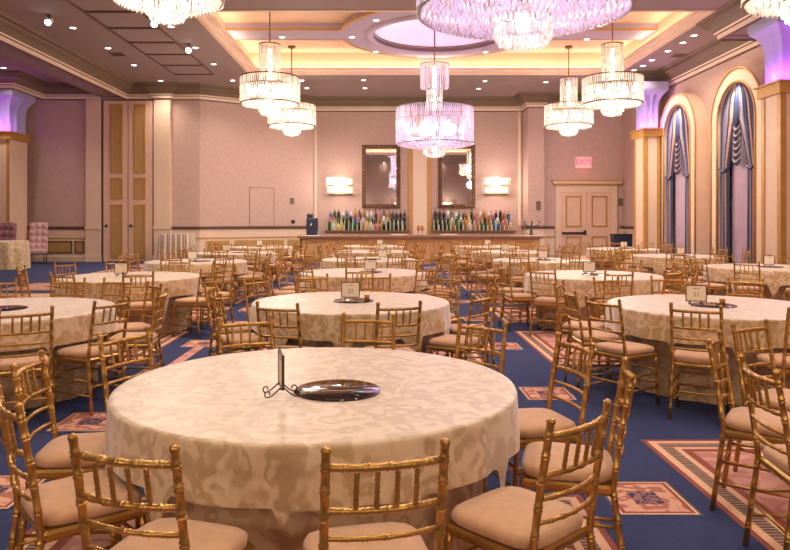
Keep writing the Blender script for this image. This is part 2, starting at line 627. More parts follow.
    for k in range(8):
        a = 2 * pi * k / 8 + .3
        colr = (.2, .7, 1.0) if k in (3, 4, 6) else (.9, .22, 1.0)
        light('dome_light', 'POINT', (CX + 1.25 * cos(a), yd + 1.25 * sin(a), 7.36), 6, colr, root, shadow_soft_size=.25)


tray(1, *TRAYS[0], DOMES[0])
tray(2, *TRAYS[1], DOMES[1])

# flat panel mouldings on the ceiling strip
root = None
n = 0
for k, (ya, yb) in enumerate(((15.6, 17.05), (17.05, 18.5), (18.5, 20.0), (20.0, 21.45), (21.45, 22.95), (22.95, 24.4))):
    f = MB()
    x0, x1, w = -7.32, -5.9, 0.05
    f.box(x0, x1, ya, ya + w, ZC - 0.03, ZC); f.box(x0, x1, yb - w, yb, ZC - 0.03, ZC)
    f.box(x0, x0 + w, ya + w, yb - w, ZC - 0.03, ZC); f.box(x1 - w, x1, ya + w, yb - w, ZC - 0.03, ZC)
    struct(f.build('trim_%d' % (10 + k), M['browntrim']))

# beam between the ballroom and the annex
bm = MB()
bm.box(-10.65, -9.72, YN, YL - .02, ZK - 0.02, ZC)
struct(bm.build('trim_20', M['ceiling']))
bm = MB()
bm.box(8.47, XR, 14.2, 17.6, ZK, ZC)
struct(bm.build('trim_21', M['ceiling']))
bm = MB()
bm.box(8.7, XR, 24.3, 25.2, ZK, ZC)
struct(bm.build('trim_22', M['ceiling']))
bm = MB()
bm.box(-14.2, -12.85, 24.2, YL, ZK, ZC)
struct(bm.build('trim_23', M['ceiling']))


# ------------------------------------------------------------------ walls
def wall_seg(name, a, b, z0=0.0, z1=ZC, thick=0.25, mat='wallpaper'):
    """wall from a to b (room on the left hand when walking a->b)"""
    a, b = Vector((a[0], a[1], 0)), Vector((b[0], b[1], 0))
    d = (b - a)
    nrm = Vector((d.y, -d.x, 0)).normalized()
    m = MB()
    m.obox(a + Vector((0, 0, z0)), d, nrm * thick, Vector((0, 0, z1 - z0)))
    return struct(m.build(name, M[mat]))


def sweep(name, path, prof, mats, parent=None, closed=False):
    """sweep a profile of (offset into the room, z, material index) along a path with the room on its left"""
    P = [Vector((p[0], p[1])) for p in path]
    m = MB()
    n = len(P)
    nr = []
    for i in range(n):
        ds = []
        if i > 0:
            ds.append((P[i] - P[i - 1]).normalized())
        if i < n - 1:
            ds.append((P[i + 1] - P[i]).normalized())
        ns = [Vector((-d.y, d.x)) for d in ds]
        if len(ns) == 2:
            b = (ns[0] + ns[1])
            b.normalize()
            b = b / max(0.3, b.dot(ns[0]))
            nr.append(b)
        else:
            nr.append(ns[0])
    for k in range(len(prof) - 1):
        (o0, z0, mi), (o1, z1, _) = prof[k], prof[k + 1]
        v, f = [], []
        for i in range(n):
            p0, p1 = P[i] + nr[i] * o0, P[i] + nr[i] * o1
            v += [(p0.x, p0.y, z0), (p1.x, p1.y, z1)]
        for i in range(n - 1):
            f.append((2 * i, 2 * i + 2, 2 * i + 3, 2 * i + 1))
        m.add(v, f, mi)
    # merge duplicate rings so the moulding is one piece
    o = m.build(name, mats, parent)
    return o


CROWN = [(0.0, ZK - .12, 2), (0.03, ZK - .12, 2), (0.03, ZK - .08, 1), (0.06, ZK - .08, 1), (0.07, ZK + .02, 2), (.11, ZK + .04, 1), (.13, ZK + .08, 0), (.22, ZK + .20, 0), (.34, ZK + .28, 0), (.36, ZK + .33, 2), (.42, ZK + .35, 0), (.46, ZC, 0)]
CROWNM = [M['covebrown'], M['creamlt'], M['browntrim'], M['goldtrim']]
crown_path = [(XR, 17.6), (XR, 24.3), (8.7, 24.3), (8.7, 25.2), (XR, 25.2), (XR, 28.6), (6.45, 28.6), (6.45, 28.2), (5.8, 28.2), (5.8, YB), (-2.95, YB), (-6.95, YL), (-8.0, YL), (-8.0, YL - .2), (-8.62, YL - .2), (-8.62, YL - .02), (-9.72, YL - .02), (-9.72, YN)]
struct(sweep('trim_30', crown_path, CROWN, CROWNM))
struct(sweep('trim_31', [(XR, YN), (XR, 14.2), (8.47, 14.2), (8.47, 17.6), (XR, 17.6)], CROWN, CROWNM))
struct(sweep('trim_32', [(-10.65, YL - .02), (-12.85, YL - .02), (-12.85, 24.2), (-14.2, 24.2), (-14.2, YN)], CROWN, CROWNM))

wall_seg('wall_right', (XR, YN), (XR, 28.6))
wall_seg('wall_exit', (XR + .25, 28.6), (5.9, 28.6))
wall_seg('wall_back', (5.8, YB), (-2.95, YB))
wall_seg('wall_angled', (-2.95, YB), (-6.95, YL))
wall_seg('wall_left', (-6.95, YL), (-14.4, YL))
wall_seg('wall_annex', (-14.2, YL), (-14.2, YN))
wall_seg('wall_entrance', (-14.4, YN), (XR + .25, YN))
pr = MB(); pr.box(5.8, 6.45, 28.2, 29.3, 0, ZC); struct(pr.build('wall_pier', M['wallpaper']))

# wainscot: rail, panels, baseboard
RAIL = [(0, 1.22, 0), (0.05, 1.22, 0), (0.06, 1.30, 0), (0.03, 1.33, 0), (0.0, 1.33, 0)]
RAIL2 = [(0, .86, 0), (0.03, .86, 0), (0.03, .90, 0), (0, .90, 0)]
BASE = [(0.02, 0, 0), (0.03, .18, 0), (0.015, .22, 0), (0.0, .22, 0)]


def wains(path, tagn):
    d = MB()
    sweep('trim_%d' % tagn, path, RAIL, [M['browntrim']])['kind'] = 'structure'
    sweep('trim_%d' % (tagn + 1), path, RAIL2, [M['goldtrim']])['kind'] = 'structure'
    sweep('trim_%d' % (tagn + 2), path, [(.012, 0, 0), (.012, 1.22, 0)], [M['cream']])['kind'] = 'structure'
    o = sweep('baseboard_%d' % tagn, path, BASE, [M['cream']])
    o['kind'] = 'structure'


wains([(-11.2, YL), (-14.2, YL)], 40)
wains([(-2.95, YB), (-6.95, YL), (-8.0, YL)], 50)
wains([(6.95, 28.6), (6.45, 28.6), (6.45, 28.2), (5.8, 28.2), (5.8, YB)], 60)
wains([(XR, 25.2), (XR, 28.6), (9.62, 28.6)], 70)


def panel_frame(m, x0, x1, z0, z1, y, w=0.04, d=0.02, mi=0):
    m.box(x0, x1, y - d, y, z0, z0 + w, mi); m.box(x0, x1, y - d, y, z1 - w, z1, mi)
    m.box(x0, x0 + w, y - d, y, z0 + w, z1 - w, mi); m.box(x1 - w, x1, y - d, y, z0 + w, z1 - w, mi)


m = MB()
for x0, x1 in ((-13.9, -12.9), (-12.75, -11.75), (-11.65, -11.3)):
    m.box(x0, x1, YL - .03, YL - .012, .32, .78, 1)
    panel_frame(m, x0, x1, .32, .78, YL - .03)
struct(m.build('trim_80', [M['browntrim'], M['goldpanel']]))
# angled wall panels
dv = Vector((-4.0, -2.8, 0)); L = dv.length; dn = dv / L; nn = Vector((-dn.y, dn.x, 0))
nn = Vector((dn.y, -dn.x, 0)); nn = -nn
m = MB()
for k in range(4):
    s0 = .25 + k * 1.15
    p = Vector((-2.95, YB, .32)) + dn * s0 + nn * .012
    m.obox(p, dn * .95, nn * .02, Vector((0, 0, .46)), 1)
struct(m.build('trim_81', [M['browntrim'], M['goldpanel']]))

# pilasters on the folding-door wall
for k, (x0, x1, yy) in enumerate(((-11.2, -10.62, YL - .12), (-8.62, -8.0, YL - .2))):
    m = MB()
    m.box(x0, x1, yy, YL + .05, 0, ZK - .1)
    m.box(x0 - .03, x1 + .03, yy - .03, yy, 0, .25)
    m.box(x0 - .03, x1 + .03, yy - .03, yy, 1.22, 1.32)
    struct(m.build('trim_%d' % (90 + k), M['cream']))
# pilaster between the mirrors
m = MB()
m.box(1.04, 1.95, YB - .12, YB, 0, ZK - .1, 0)
m.box(1.04, 1.20, YB - .15, YB - .12, 0, ZK - .1, 1)
m.box(1.79, 1.95, YB - .15, YB - .12, 0, ZK - .1, 1)
struct(m.build('trim_92', [M['creamlt'], M['goldtrim']]))
# vertical beads on the back wall
for k, x in enumerate((-2.85, 5.65)):
    m = MB(); m.box(x - .05, x + .05, YB - .03, YB, 1.33, ZK - .1)
    struct(m.build('trim_%d' % (93 + k), M['creamlt']))

# folding doors (pocket doors of the movable wall)
d1 = MB(); d1.box(-10.6, -8.64, YL - .1, YL, 0, ZK - .12)
d1 = struct(d1.build('door_1', M['browntrim']))
for k, (x0, x1) in enumerate(((-10.52, -9.62), (-9.58, -8.68))):
    lf = MB(); lf.box(x0, x1, YL - .16, YL - .1, 0.02, ZK - .16)
    lf = lf.build('door_leaf', M['panelwall'], d1)
    xa, xb = x0 + (.28 if k == 0 else .22), x0 + (.72 if k == 0 else .64)
    for z0, z1 in ((.15, 2.15), (2.35, 3.15), (3.32, ZK - .3)):
        pn = MB()
        pn.box(xa, xb, YL - .175, YL - .16, z0, z1, 0)
        panel_frame(pn, xa, xb, z0, z1, YL - .175, .05, .02, 1)
        pn.build('door_panel', [M['goldpanel'], M['goldtrim']], lf)
    kn = MB(); kn.lathe([(.001, 0), (.05, 0), (.06, .03), (.001, .05)], 12)
    kn = kn.build('door_knob', M['dark'], lf, (x0 + (.12 if k == 0 else .10), YL - .165, 1.35)); kn.rotation_euler = (pi / 2, 0, 0)

# exit double door
Yd = 28.6
d2 = MB()
d2.box(7.0, 7.2, Yd - .1, Yd, 0, 2.72, 0); d2.box(9.3, 9.5, Yd - .1, Yd, 0, 2.72, 0)
d2.box(7.0, 9.5, Yd - .1, Yd, 2.72, 2.98, 0); d2.box(6.92, 9.58, Yd - .18, Yd, 2.98, 3.05, 1); d2.box(6.85, 9.65, Yd - .24, Yd, 3.05, 3.14, 0); d2.box(6.82, 9.68, Yd - .27, Yd, 3.14, 3.19, 1)
d2 = struct(d2.build('door_2', [M['cream'], M['goldtrim']]))
for k, (x0, x1) in enumerate(((7.2, 8.245), (8.255, 9.3))):
    lf = MB(); lf.box(x0, x1, Yd - .06, Yd, 0.01, 2.72)
    lf = lf.build('door_leaf', M['panelwall'], d2)
    for z0, z1 in ((.2, .9), (1.28, 2.55)):
        pn = MB(); panel_frame(pn, x0 + .2, x1 - .2, z0, z1, Yd - .06, .06, .025)
        pn.build('panel_moulding', M['goldtrim'], lf)
    if k == 0:
        b = MB(); b.box(x0 + .05, x1 - .02, Yd - .14, Yd - .06, 1.0, 1.08); b.box(x1 - .1, x1 - .02, Yd - .16, Yd - .06, .98, 1.15)
        b.build('push_bar', M['dark'], lf)

# flush service door in the angled wall
fd = MB()
p = Vector((-2.95, YB, 1.34)) + dn * 1.80 + nn * .001
fr_ = .022
W, H = 1.05, 1.5
fd.obox(p, dn * W, nn * .012, Vector((0, 0, H)))
fd.build('door_3', M['wallpaper'])['kind'] = 'structure'
fe = MB()
for (o_, ax, az) in ((Vector((0, 0, 0)), dn * fr_, Vector((0, 0, H))), (dn * W, dn * fr_, Vector((0, 0, H))), (Vector((0, 0, H)), dn * (W + fr_), Vector((0, 0, fr_)))):
    fe.obox(p + o_, ax, nn * .016, az)
fe.build('door_seam', M['covebrown'], bpy.data.objects['door_3'])


# columns with violet uplights
def column(name, x0, x1, y0, y1, zb=4.66):
    root = thing(name, 'x', 'x')
    del root['label']; del root['category']
    root['kind'] = 'structure'
    m = MB()
    m.box(x0, x1, y0, y1, 0, zb - .28, 0)
    m.build('column_shaft', M['cream'], root)
    g = MB()
    for (a, b) in ((x0, x0 + .1), (x1 - .1, x1)):
        g.box(a, b, y0 - .02, y0, .3, zb - .28)
    for (a, b) in ((y0, y0 + .14), (y1 - .14, y1)):
        g.box(x0 - .02, x0, a, b, .3, zb - .28)
    g.build('column_moulding', M['goldtrim'], root)
    c = MB()
    c.box(x0 - .08, x1 + .08, y0 - .08, y1 + .08, zb - .28, zb - .04); c.box(x0 - .14, x1 + .14, y0 - .14, y1 + .14, zb - .04, zb)
    c.build('column_cap', M['goldtrim'], root)
    f = MB()
    mx, my, hx, hy = (x0 + x1) / 2, (y0 + y1) / 2, (x1 - x0) / 2 - .06, (y1 - y0) / 2 - .06
    prof = [(0, 0), (0, .75), (.04, .95), (.12, 1.12), (.26, 1.24), (.28, 1.32), (.28, 1.54)]
    n = 48
    v, fc = [], []
    for (e, z) in prof:
        for i in range(n):
            a = 2 * pi * i / n
            k = 1 / max(abs(cos(a)), abs(sin(a)))
            fl_ = 1 + .05 * cos(8 * a) * (1 if z < 1.2 else 0)
            v.append((mx + (hx + e) * k * cos(a) * fl_, my + (hy + e) * k * sin(a) * fl_, zb + z))
    for k in range(len(prof) - 1):
        for i in range(n):
            j = (i + 1) % n
            fc.append((k * n + i, k * n + j, k * n + n + j, k * n + n + i))
    f.add(v, fc, 0, False)
    f.build('flared_capital', M['uplitplaster'], root)
    for (px, py) in ((x0 - .1, (y0 + y1) / 2), ((x0 + x1) / 2, y0 - .1), (x0 - .1, y0 - .1), (x1 + .1, y0 - .1)):
        light('violet_uplight', 'POINT', (px, py, zb + .14), 17, (.52, .09, 1.0), root, shadow_soft_size=.06)
    return root


column('column_1', 8.8, 9.3, 23.6, 24.6)
column('column_2', 8.8, 9.5, 15.5, 16.3)
column('column_3', -14.1, -13.05, 24.4, 25.6)


# ------------------------------------------------------------------ arched windows with drapes
def arch_pts(c, hw, spring, n=28):
    pts = [(c - hw, 0.0), (c - hw, spring)]
    for i in range(1, n):
        a = pi - pi * i / n
        pts.append((c + hw * cos(a), spring + hw * sin(a)))
    pts += [(c + hw, spring), (c + hw, 0.0)]
    return pts


def window(idx, c):
    SP = 4.24
    XF = 9.36
    outer, inner = arch_pts(c, 1.38, SP), arch_pts(c, 1.0, SP)
    m = MB()
    v, f = [], []
    for (yo, zo), (yi, zi) in zip(outer, inner):
        v += [(XR, yo, zo), (XF, yo, zo), (XF, yi, zi), (XR - .02, yi, zi)]
    for i in range(len(outer) - 1):
        for k in range(3):
            f.append((4 * i + k, 4 * i + k + 1, 4 * i + k + 5, 4 * i + k + 4))
    m.add(v, f)
    w = struct(m.build('window_%d' % idx, M['cream']))
    for hw in (1.365, 1.015):
        t = MB(); t.tube([(XF - .01, y, z) for y, z in arch_pts(c, hw, SP)], .03, 6)
        t.build('casing_bead', M['goldtrim'], w)
    b = MB()
    n = len(inner)
    b.add([(XR - .03, y, z) for y, z in inner], [tuple(range(n))])
    b.build('window_pane', M['drapeplain'], w)
    light('window_downlight', 'SPOT', (XF - .10, c, 5.22), 190, (1, .94, .88), w, spot_size=radians(120), spot_blend=1, shadow_soft_size=.05)

    def halfw(z):
        return .985 if z < SP else sqrt(max(.0004, .985 ** 2 - (z - SP) ** 2))
    where = 'beside the violet-lit corner column' if idx == 1 else 'nearer the viewer, beside the large column'
    where2 = 'far arched window' if idx == 1 else 'near arched window'
    # sheer in the middle
    sh = MB()
    def fs(u, t):
        z = 0.03 + 4.4 * t
        y = c - .62 + 1.24 * u
        return (9.58 + .022 * sin(u * 2 * pi * 9), y, z)
    sh.grid(fs, 90, 8)
    tag(sh.build('sheer_curtain', M['sheer']), 'lavender sheer curtain hanging straight in the ' + where2, 'curtain')
    for sg in (-1, 1):
        dr = MB()
        def fd_(u, t, sg=sg):
            z = 0.03 + 5.17 * t
            out = halfw(z)
            inn = .012 if z > 4.3 else (.012 + .50 * min(1, (4.3 - z) / 1.35) ** .9 if z > 2.95 else .512 - .03 * (2.95 - z) / 2.95)
            inn = min(inn, out - .02)
            y = c + sg * (out + (inn - out) * u)
            pinch = exp_(-((z - 2.5) / .5) ** 2)
            x = 9.445 + .035 * sin(u * 2 * pi * 6 + z * .2)
            return (x, y, z)
        dr.grid(fd_, 40, 44, uvf=lambda u, t: (u, t * 5))
        side = 'toward the bar' if sg > 0 else 'toward the viewer'
        dd = dr.build('drape', M['drape'])
        tag(dd, 'navy drape with tan stripes tied back, %s half of the %s' % ('bar-side' if sg > 0 else 'entrance-side', where2), 'curtain')
        tb = MB()
        ya, yb = c + sg * .93, c + sg * .5
        tb.tube([(9.385, ya + (yb - ya) * k / 8, 3.0 - .1 * sin(pi * k / 8)) for k in range(9)], .035, 6)
        tb.build('tieback', M['swag'], dd)
    # central cascade
    sw = MB()
    for k in range(6):
        z = 4.15 - k * .17
        wd = .17 + .015 * k
        def fw(u, t, z=z, wd=wd):
            a = -1 + 2 * u
            return (9.395 - .05 * sin(pi * t) * (1 - a * a), c + wd * a, z - .13 * (1 - a * a) - .16 * t)
        sw.grid(fw, 10, 5, uvf=lambda u, t: (u, t * .2 + .05))
    so = sw.build('swag_cascade', M['swag'])
    so['kind'] = 'thing'
    tag(so, 'tan and navy gathered swag hanging at the centre of the ' + where2, 'curtain')


def exp_(x):
    return math.exp(x)


window(1, 22.4)
window(2, 18.65)
wb = MB(); 

# ------------------------------------------------------------------ lamps in the ceiling
def dl_proto():
    r = thing('recessed_downlight', 'x', 'ceiling light')
    m = MB(); m.lathe([(.075, 0), (.075, -.012), (.105, -.012), (.11, 0)], 20, cap=False)
    m.build('trim_ring', M['white'], r)
    m = MB(); m.lathe([(.001, -.004), (.075, -.004)], 20, cap=False)
    m.build('lens', M['lens'], r)
    return r


DP = dl_proto()
ndl = [0]


def downlight(x, y, z, power, label, group, ang=125):
    o = DP if ndl[0] == 0 else copy_tree(DP, (x, y, z), 0, label, group)
    if ndl[0] == 0:
        KIDS[DP.name] = [(c, []) for c in DP.children]
        o.location = (x, y, z); o['label'] = label; o['group'] = group
    ndl[0] += 1
    light('downlight_lamp', 'SPOT', (x, y, z - .03), power, WARM, None, spot_size=radians(ang), spot_blend=.9, shadow_soft_size=.09)
    return o


def at(px, py, z):
    Y = (z - 1.57) * 700 / (220 - py)
    return ((px - 384) / 700 * Y, Y)


side_l = [(73, 27.7), (108, 48), (134, 65), (160.5, 80.7)]
mid_l = [(171, 26.5), (195.5, 47.6), (213.7, 64), (232.6, 80.4)]
bar_row = [(302, 80.4), (363.6, 80), (485, 81), (546, 82)]
bar_row2 = [(307, 88), (365, 88), (478.6, 88.6)]
right_l = [(709, 27.5), (694, 35.4), (683, 42.5), (668, 51), (652, 60), (643, 65.7), (634, 70)]
tray_l = [(282, 37), (352, 37), (376, 20), (376, 51.7), (485.5, 52), (586.5, 39.5)]
ordn = ['first', 'second', 'third', 'fourth', 'fifth', 'sixth', 'seventh']
for i, p in enumerate(side_l):
    x, y = at(*p, ZC); downlight(x, y, ZC, DOWN_W, 'round recessed downlight beside the annex beam, %s from the viewer' % ordn[i], 'ceiling downlights')
for i, p in enumerate(mid_l):
    x, y = at(*p, ZC); downlight(x, y, ZC, DOWN_W, 'round recessed downlight between panelled strip and lit tray, %s from the viewer' % ordn[i], 'ceiling downlights')
for i, p in enumerate(bar_row):
    x, y = at(*p, ZC); downlight(x, y, ZC, DOWN_W, 'round recessed downlight in the row before the bar, %s from the folding doors' % ordn[i], 'ceiling downlights')
for i, p in enumerate(bar_row2):
    x, y = at(*p, ZC); downlight(x, y, ZC, DOWN_W, 'round recessed downlight above the bar counter, %s from the folding doors' % ordn[i], 'ceiling downlights')
for i, p in enumerate(right_l):
    x, y = at(*p, ZC); downlight(x, y, ZC, DOWN_W * (.6), 'round recessed downlight along the arched windows, %s from the viewer' % ordn[i], 'ceiling downlights')
for i, p in enumerate(tray_l):
    x, y = at(*p, ZT)
    where = ['in cross arm near the two clear chandeliers', 'in ring, folding-door side of the dome', 'in ring behind the dome, viewer side', 'in ring before the dome, bar side', 'in ring before the dome, exit side', 'in cross arm on the curtain side'][i]
    downlight(x, y, ZT, DOWN_W, 'round recessed downlight ' + where, 'tray downlights')
x, y = at(3.5, 67.7, ZC)
downlight(x, y, ZC, DOWN_W * 1.5, 'round recessed downlight in the annex ceiling above the violet column', 'ceiling downlights')
# unseen downlights added above and behind the viewer to light the near half
for (x, y) in ((-3.6, 14.2), (0.3, 14.2), (3.2, 14.2), (6.4, 14.2), (-3.9, 2.6), (0.4, 2.6), (3.2, 2.6), (7.0, 2.6), (-7.0, 9.0), (-7.0, 5.0), (8.9, 9.5), (8.9, 5.0), (-5.6, 12.0), (0, -3), (5, -3), (-5, -2)):
    downlight(x, y, ZC, DOWN_W * 1.2, 'added unseen downlight lighting the near half of the hall', 'added near hall downlights')
for (x, y) in ((-1.6, 5.4), (-1.6, 9.6), (4.4, 5.4), (4.4, 9.6), (0.2, 5.2), (3.2, 5.2), (0.2, 10.3), (3.2, 10.3)):  # out-of-view tray lamps, likewise added for light
    downlight(x, y, 7.2 if False else 7.4, DOWN_W * 1.3, 'added unseen downlight in the tray above the viewer', 'added near tray downlights')


# ------------------------------------------------------------------ chandeliers
rnd = random.Random(5)


def drum(mb, r, z0, z1, bands, pitch=.062, tilt=.0):
    """cylinder of hanging triangular prisms in stacked bands"""
    n = max(12, int(2 * pi * r / pitch))
    hb = (z1 - z0) / bands
    for b in range(bands):
        for i in range(n):
            a = 2 * pi * (i + .5 * (b % 2)) / n
            w = pitch * .30
            za, zb = z0 + b * hb + .012, z0 + (b + 1) * hb - .008
            ca, sa = cos(a), sin(a)
            pts = [(r + w, 0), (r - w * .6, w), (r - w * .6, -w)]
            v = []
            for z, sc in ((za, .25), (za + .03, 1), (zb, 1)):
                for (q, t) in pts:
                    q2 = r + (q - r) * sc
                    v.append((q2 * ca - t * sc * sa, q2 * sa + t * sc * ca, z))
            f = [(0, 1, 4, 3), (1, 2, 5, 4), (2, 0, 3, 5), (3, 4, 7, 6), (4, 5, 8, 7), (5, 3, 6, 8), (0, 2, 1), (6, 7, 8)]
            mb.add(v, f, rnd.choice((0, 0, 0, 1)))


def pendalogues(mb, rings, pitch=.075, s=.05):
    """rings of drop crystals (r, z)"""
    for q, (r, z) in enumerate(rings):
        n = max(6, int(2 * pi * r / pitch))
        for i in range(n):
            a = 2 * pi * (i + .5 * (q % 2)) / n
            x, y = r * cos(a), r * sin(a)
            w = s * .42
            v = [(x, y, z + s), (x + w, y, z), (x, y + w, z), (x - w, y, z), (x, y - w, z), (x, y, z - s * 1.1)]
            f = [(0, 1, 2), (0, 2, 3), (0, 3, 4), (0, 4, 1), (5, 2, 1), (5, 3, 2), (5, 4, 3), (5, 1, 4)]
            mb.add(v, f, rnd.choice((0, 0, 0, 1)))


def small_chandelier():
    r = thing('chandelier', 'x', 'chandelier')
    Z = -7.4
    m = MB(); m.lathe([(.001, 0), (.13, 0), (.13, -.05), (.05, -.09), (.001, -.09)], 20)
    m.build('ceiling_canopy', M['brass'], r)
    m = MB(); m.tube([(0, 0, -.05), (0, 0, 6.35 + Z)], .018, 8)
    m.build('rod', M['brass'], r)
    m = MB(); drum(m, .27, 5.40 + Z, 6.33 + Z, 3)
    m.build('crystal_neck', [M['crystal'], M['crystaldim']], r)
    m = MB(); drum(m, .785, 4.72 + Z, 5.42 + Z, 3)
    pendalogues(m, [(.72, 4.70 + Z), (.64, 4.69 + Z), (.56, 4.69 + Z), (.48, 4.68 + Z), (.40, 4.68 + Z)])
    m.build('crystal_drum', [M['crystal'], M['crystaldim']], r)
    m = MB(); drum(m, .285, 4.48 + Z, 4.70 + Z, 1)
    pendalogues(m, [(.23, 4.46 + Z), (.16, 4.44 + Z), (.09, 4.43 + Z), (.02, 4.42 + Z)])
    m.build('crystal_basket', [M['crystal'], M['crystaldim']], r)
    for (rr, z) in ((.28, 6.33), (.80, 5.43), (.795, 4.72), (.29, 4.70)):
        m = MB(); m.lathe([(rr - .03, z + Z - .012), (rr + .012, z + Z - .012), (rr + .012, z + Z + .012), (rr - .03, z + Z + .012), (rr - .03, z + Z - .012)], 36, cap=False)
        m.build('ring_frame', M['brass'], r)
    for k in range(12):
        a, q = 2 * pi * k / 12, .56 if k % 2 else .38
        m = MB(); m.lathe([(.001, 4.98 + Z), (.05, 5.02 + Z), (.055, 5.08 + Z), (.02, 5.18 + Z), (.001, 5.2 + Z)], 10, (q * cos(a), q * sin(a), 0))
        m.build('bulb', M['bulb'], r)
    m = MB(); m.lathe([(.001, 5.45 + Z), (.045, 5.47 + Z), (.045, 6.2 + Z), (.001, 6.22 + Z)], 14)
    m.build('lamp_column', M['bulb'], r)
    m = MB(); m.lathe([(.001, 4.54 + Z), (.07, 4.55 + Z), (.07, 4.66 + Z), (.001, 4.67 + Z)], 14)
    m.build('lamp_basket', M['bulb'], r)
    return r


CH = small_chandelier()
KIDS[CH.name] = [(c, []) for c in CH.children]
spots = [(-3.1, 19.0, 'clear crystal chandelier by the tray edge, the larger-looking front one of the folding-door pair'),
         (-3.1, 23.5, 'clear crystal chandelier close behind another, over the bar end of the hall, folding-door side'),
         (6.2, 23.5, 'clear crystal chandelier over the bar end of the hall, above the exit door'),
         (6.2, 19.0, 'clear crystal chandelier beside the huge violet one, partly behind it'),
         (-3.1, 10.0, 'clear crystal chandelier cut by the top of the photo, over the folding-door side'),
         (6.0, 10.0, 'clear crystal chandelier cut by the photo corner near the arched windows')]
for i, (x, y, lab) in enumerate(spots):
    o = CH if i == 0 else copy_tree(CH, (x, y, 7.4), 0, lab)
    o.location = (x, y, 7.4); o['label'] = lab; o['group'] = 'clear crystal chandeliers'
    light('chandelier_light', 'POINT', (x, y, 4.0), CHAND_W * .85, WARM, None, shadow_soft_size=.25)
    light('chandelier_light', 'POINT', (x, y, 5.1), CHAND_W * .12, WARM, None, shadow_soft_size=.4)


def big_chandelier():
    r = thing('chandelier', 'x', 'chandelier')
    Z = -8.03
    m = MB(); m.lathe([(.001, 0), (.2, 0), (.2, -.06), (.06, -.1), (.001, -.1)], 20)
    m.build('ceiling_canopy', M['brass'], r)
    m = MB(); m.tube([(0, 0, -.05), (0, 0, 6.3 + Z)], .022, 8)
    m.build('rod', M['brass'], r)
    m = MB(); drum(m, .42, 5.55 + Z, 6.30 + Z, 1, .07)
    m.build('crystal_crown', [M['crystalv'], M['crystaldim']], r)
    m = MB(); drum(m, .23, 4.95 + Z, 5.52 + Z, 3)
    m.build('crystal_neck', [M['crystal'], M['crystaldim']], r)
    m = MB()
    drum(m, 1.16, 3.86 + Z, 4.95 + Z, 3, .07)
    rings = []
    for k in range(13):
        t = k / 12
        rings.append((1.13 - .78 * t, 3.90 - .10 * sin(pi * min(1, t * 1.1) * .5) + Z))
    pendalogues(m, rings, .07, .06)
    m.build('crystal_drum', [M['crystalv'], M['crystaldim']], r)
    m = MB(); drum(m, .31, 3.55 + Z, 3.86 + Z, 2, .05)
    pendalogues(m, [(.27, 3.535 + Z), (.21, 3.52 + Z), (.15, 3.505 + Z), (.09, 3.50 + Z), (.03, 3.49 + Z)], .05, .04)
    m.build('crystal_basket', [M['crystal'], M['crystaldim']], r)
    for (rr, z) in ((.43, 6.3), (1.17, 4.96), (1.17, 3.88), (.32, 3.86)):
        m = MB(); m.lathe([(rr - .03, z + Z - .012), (rr + .012, z + Z - .012), (rr + .012, z + Z + .012), (rr - .03, z + Z + .012), (rr - .03, z + Z - .012)], 48, cap=False)
        m.build('ring_frame', M['steel'], r)
    for k in range(16):
        a, q = 2 * pi * k / 16, .9 if k % 2 else .6
        m = MB(); m.lathe([(.001, 4.22 + Z), (.06, 4.27 + Z), (.065, 4.36 + Z), (.02, 4.5 + Z), (.001, 4.52 + Z)], 10, (q * cos(a), q * sin(a), 0))
        m.build('bulb', M['bulbv'], r)
    m = MB(); m.lathe([(.001, 5.6 + Z), (.06, 5.62 + Z), (.06, 6.2 + Z), (.001, 6.22 + Z)], 14)
    m.build('lamp_crown', M['bulbv'], r)
    m = MB(); m.lathe([(.001, 4.98 + Z), (.04, 5.0 + Z), (.04, 5.5 + Z), (.001, 5.52 + Z)], 14)
    m.build('lamp_column', M['bulb'], r)
    m = MB(); m.lathe([(.001, 3.66 + Z), (.08, 3.67 + Z), (.08, 3.8 + Z), (.001, 3.82 + Z)], 14)
    m.build('lamp_basket', M['bulb'], r)
    return r


BC = big_chandelier()
KIDS[BC.name] = [(c, []) for c in BC.children]
BC.location = (1.54, 21.3, 8.03)
BC['label'] = 'tall violet crystal chandelier hanging before the mirrors and bar'; BC['group'] = 'violet chandeliers'
o = copy_tree(BC, (1.54, 7.75, 8.03), 0, 'huge violet crystal chandelier overhead, cut by the top edge of the photo', 'violet chandeliers')
for y in (21.3, 7.75):
    light('violet_chandelier_light', 'POINT', (1.54, y, 3.05), 55, (.95, .84, .9), None, shadow_soft_size=.3)
    light('violet_chandelier_light', 'POINT', (1.54, y, 4.5), 60, (.76, .60, 1), None, shadow_soft_size=.6)
    light('violet_chandelier_light', 'POINT', (1.54, y, 6.5), 8, (.8, .55, 1), None, shadow_soft_size=.3)


# ceiling spotlights
def spotlight(px, py, lab, z=ZC, target=None):
    x, y = at(px, py - 2, z)
    r = thing('ceiling_spotlight', lab, 'spotlight', (x, y, z), 0, 'ceiling spotlights')
    m = MB(); m.lathe([(.05, 0), (.05, -.03), (.015, -.035), (.015, -.12)], 12); m.build('mount_stem', M['dark'], r)
    m = MB(); m.tube([(0, .1, -.10), (0, -.06, -.20)], [.06, .085], 14); m.build('spotlight_body', M['white'], r)
    m = MB(); m.tube([(0, -.055, -.197), (0, -.07, -.206)], .075, 14); m.build('spotlight_lens', M['spot'], r)


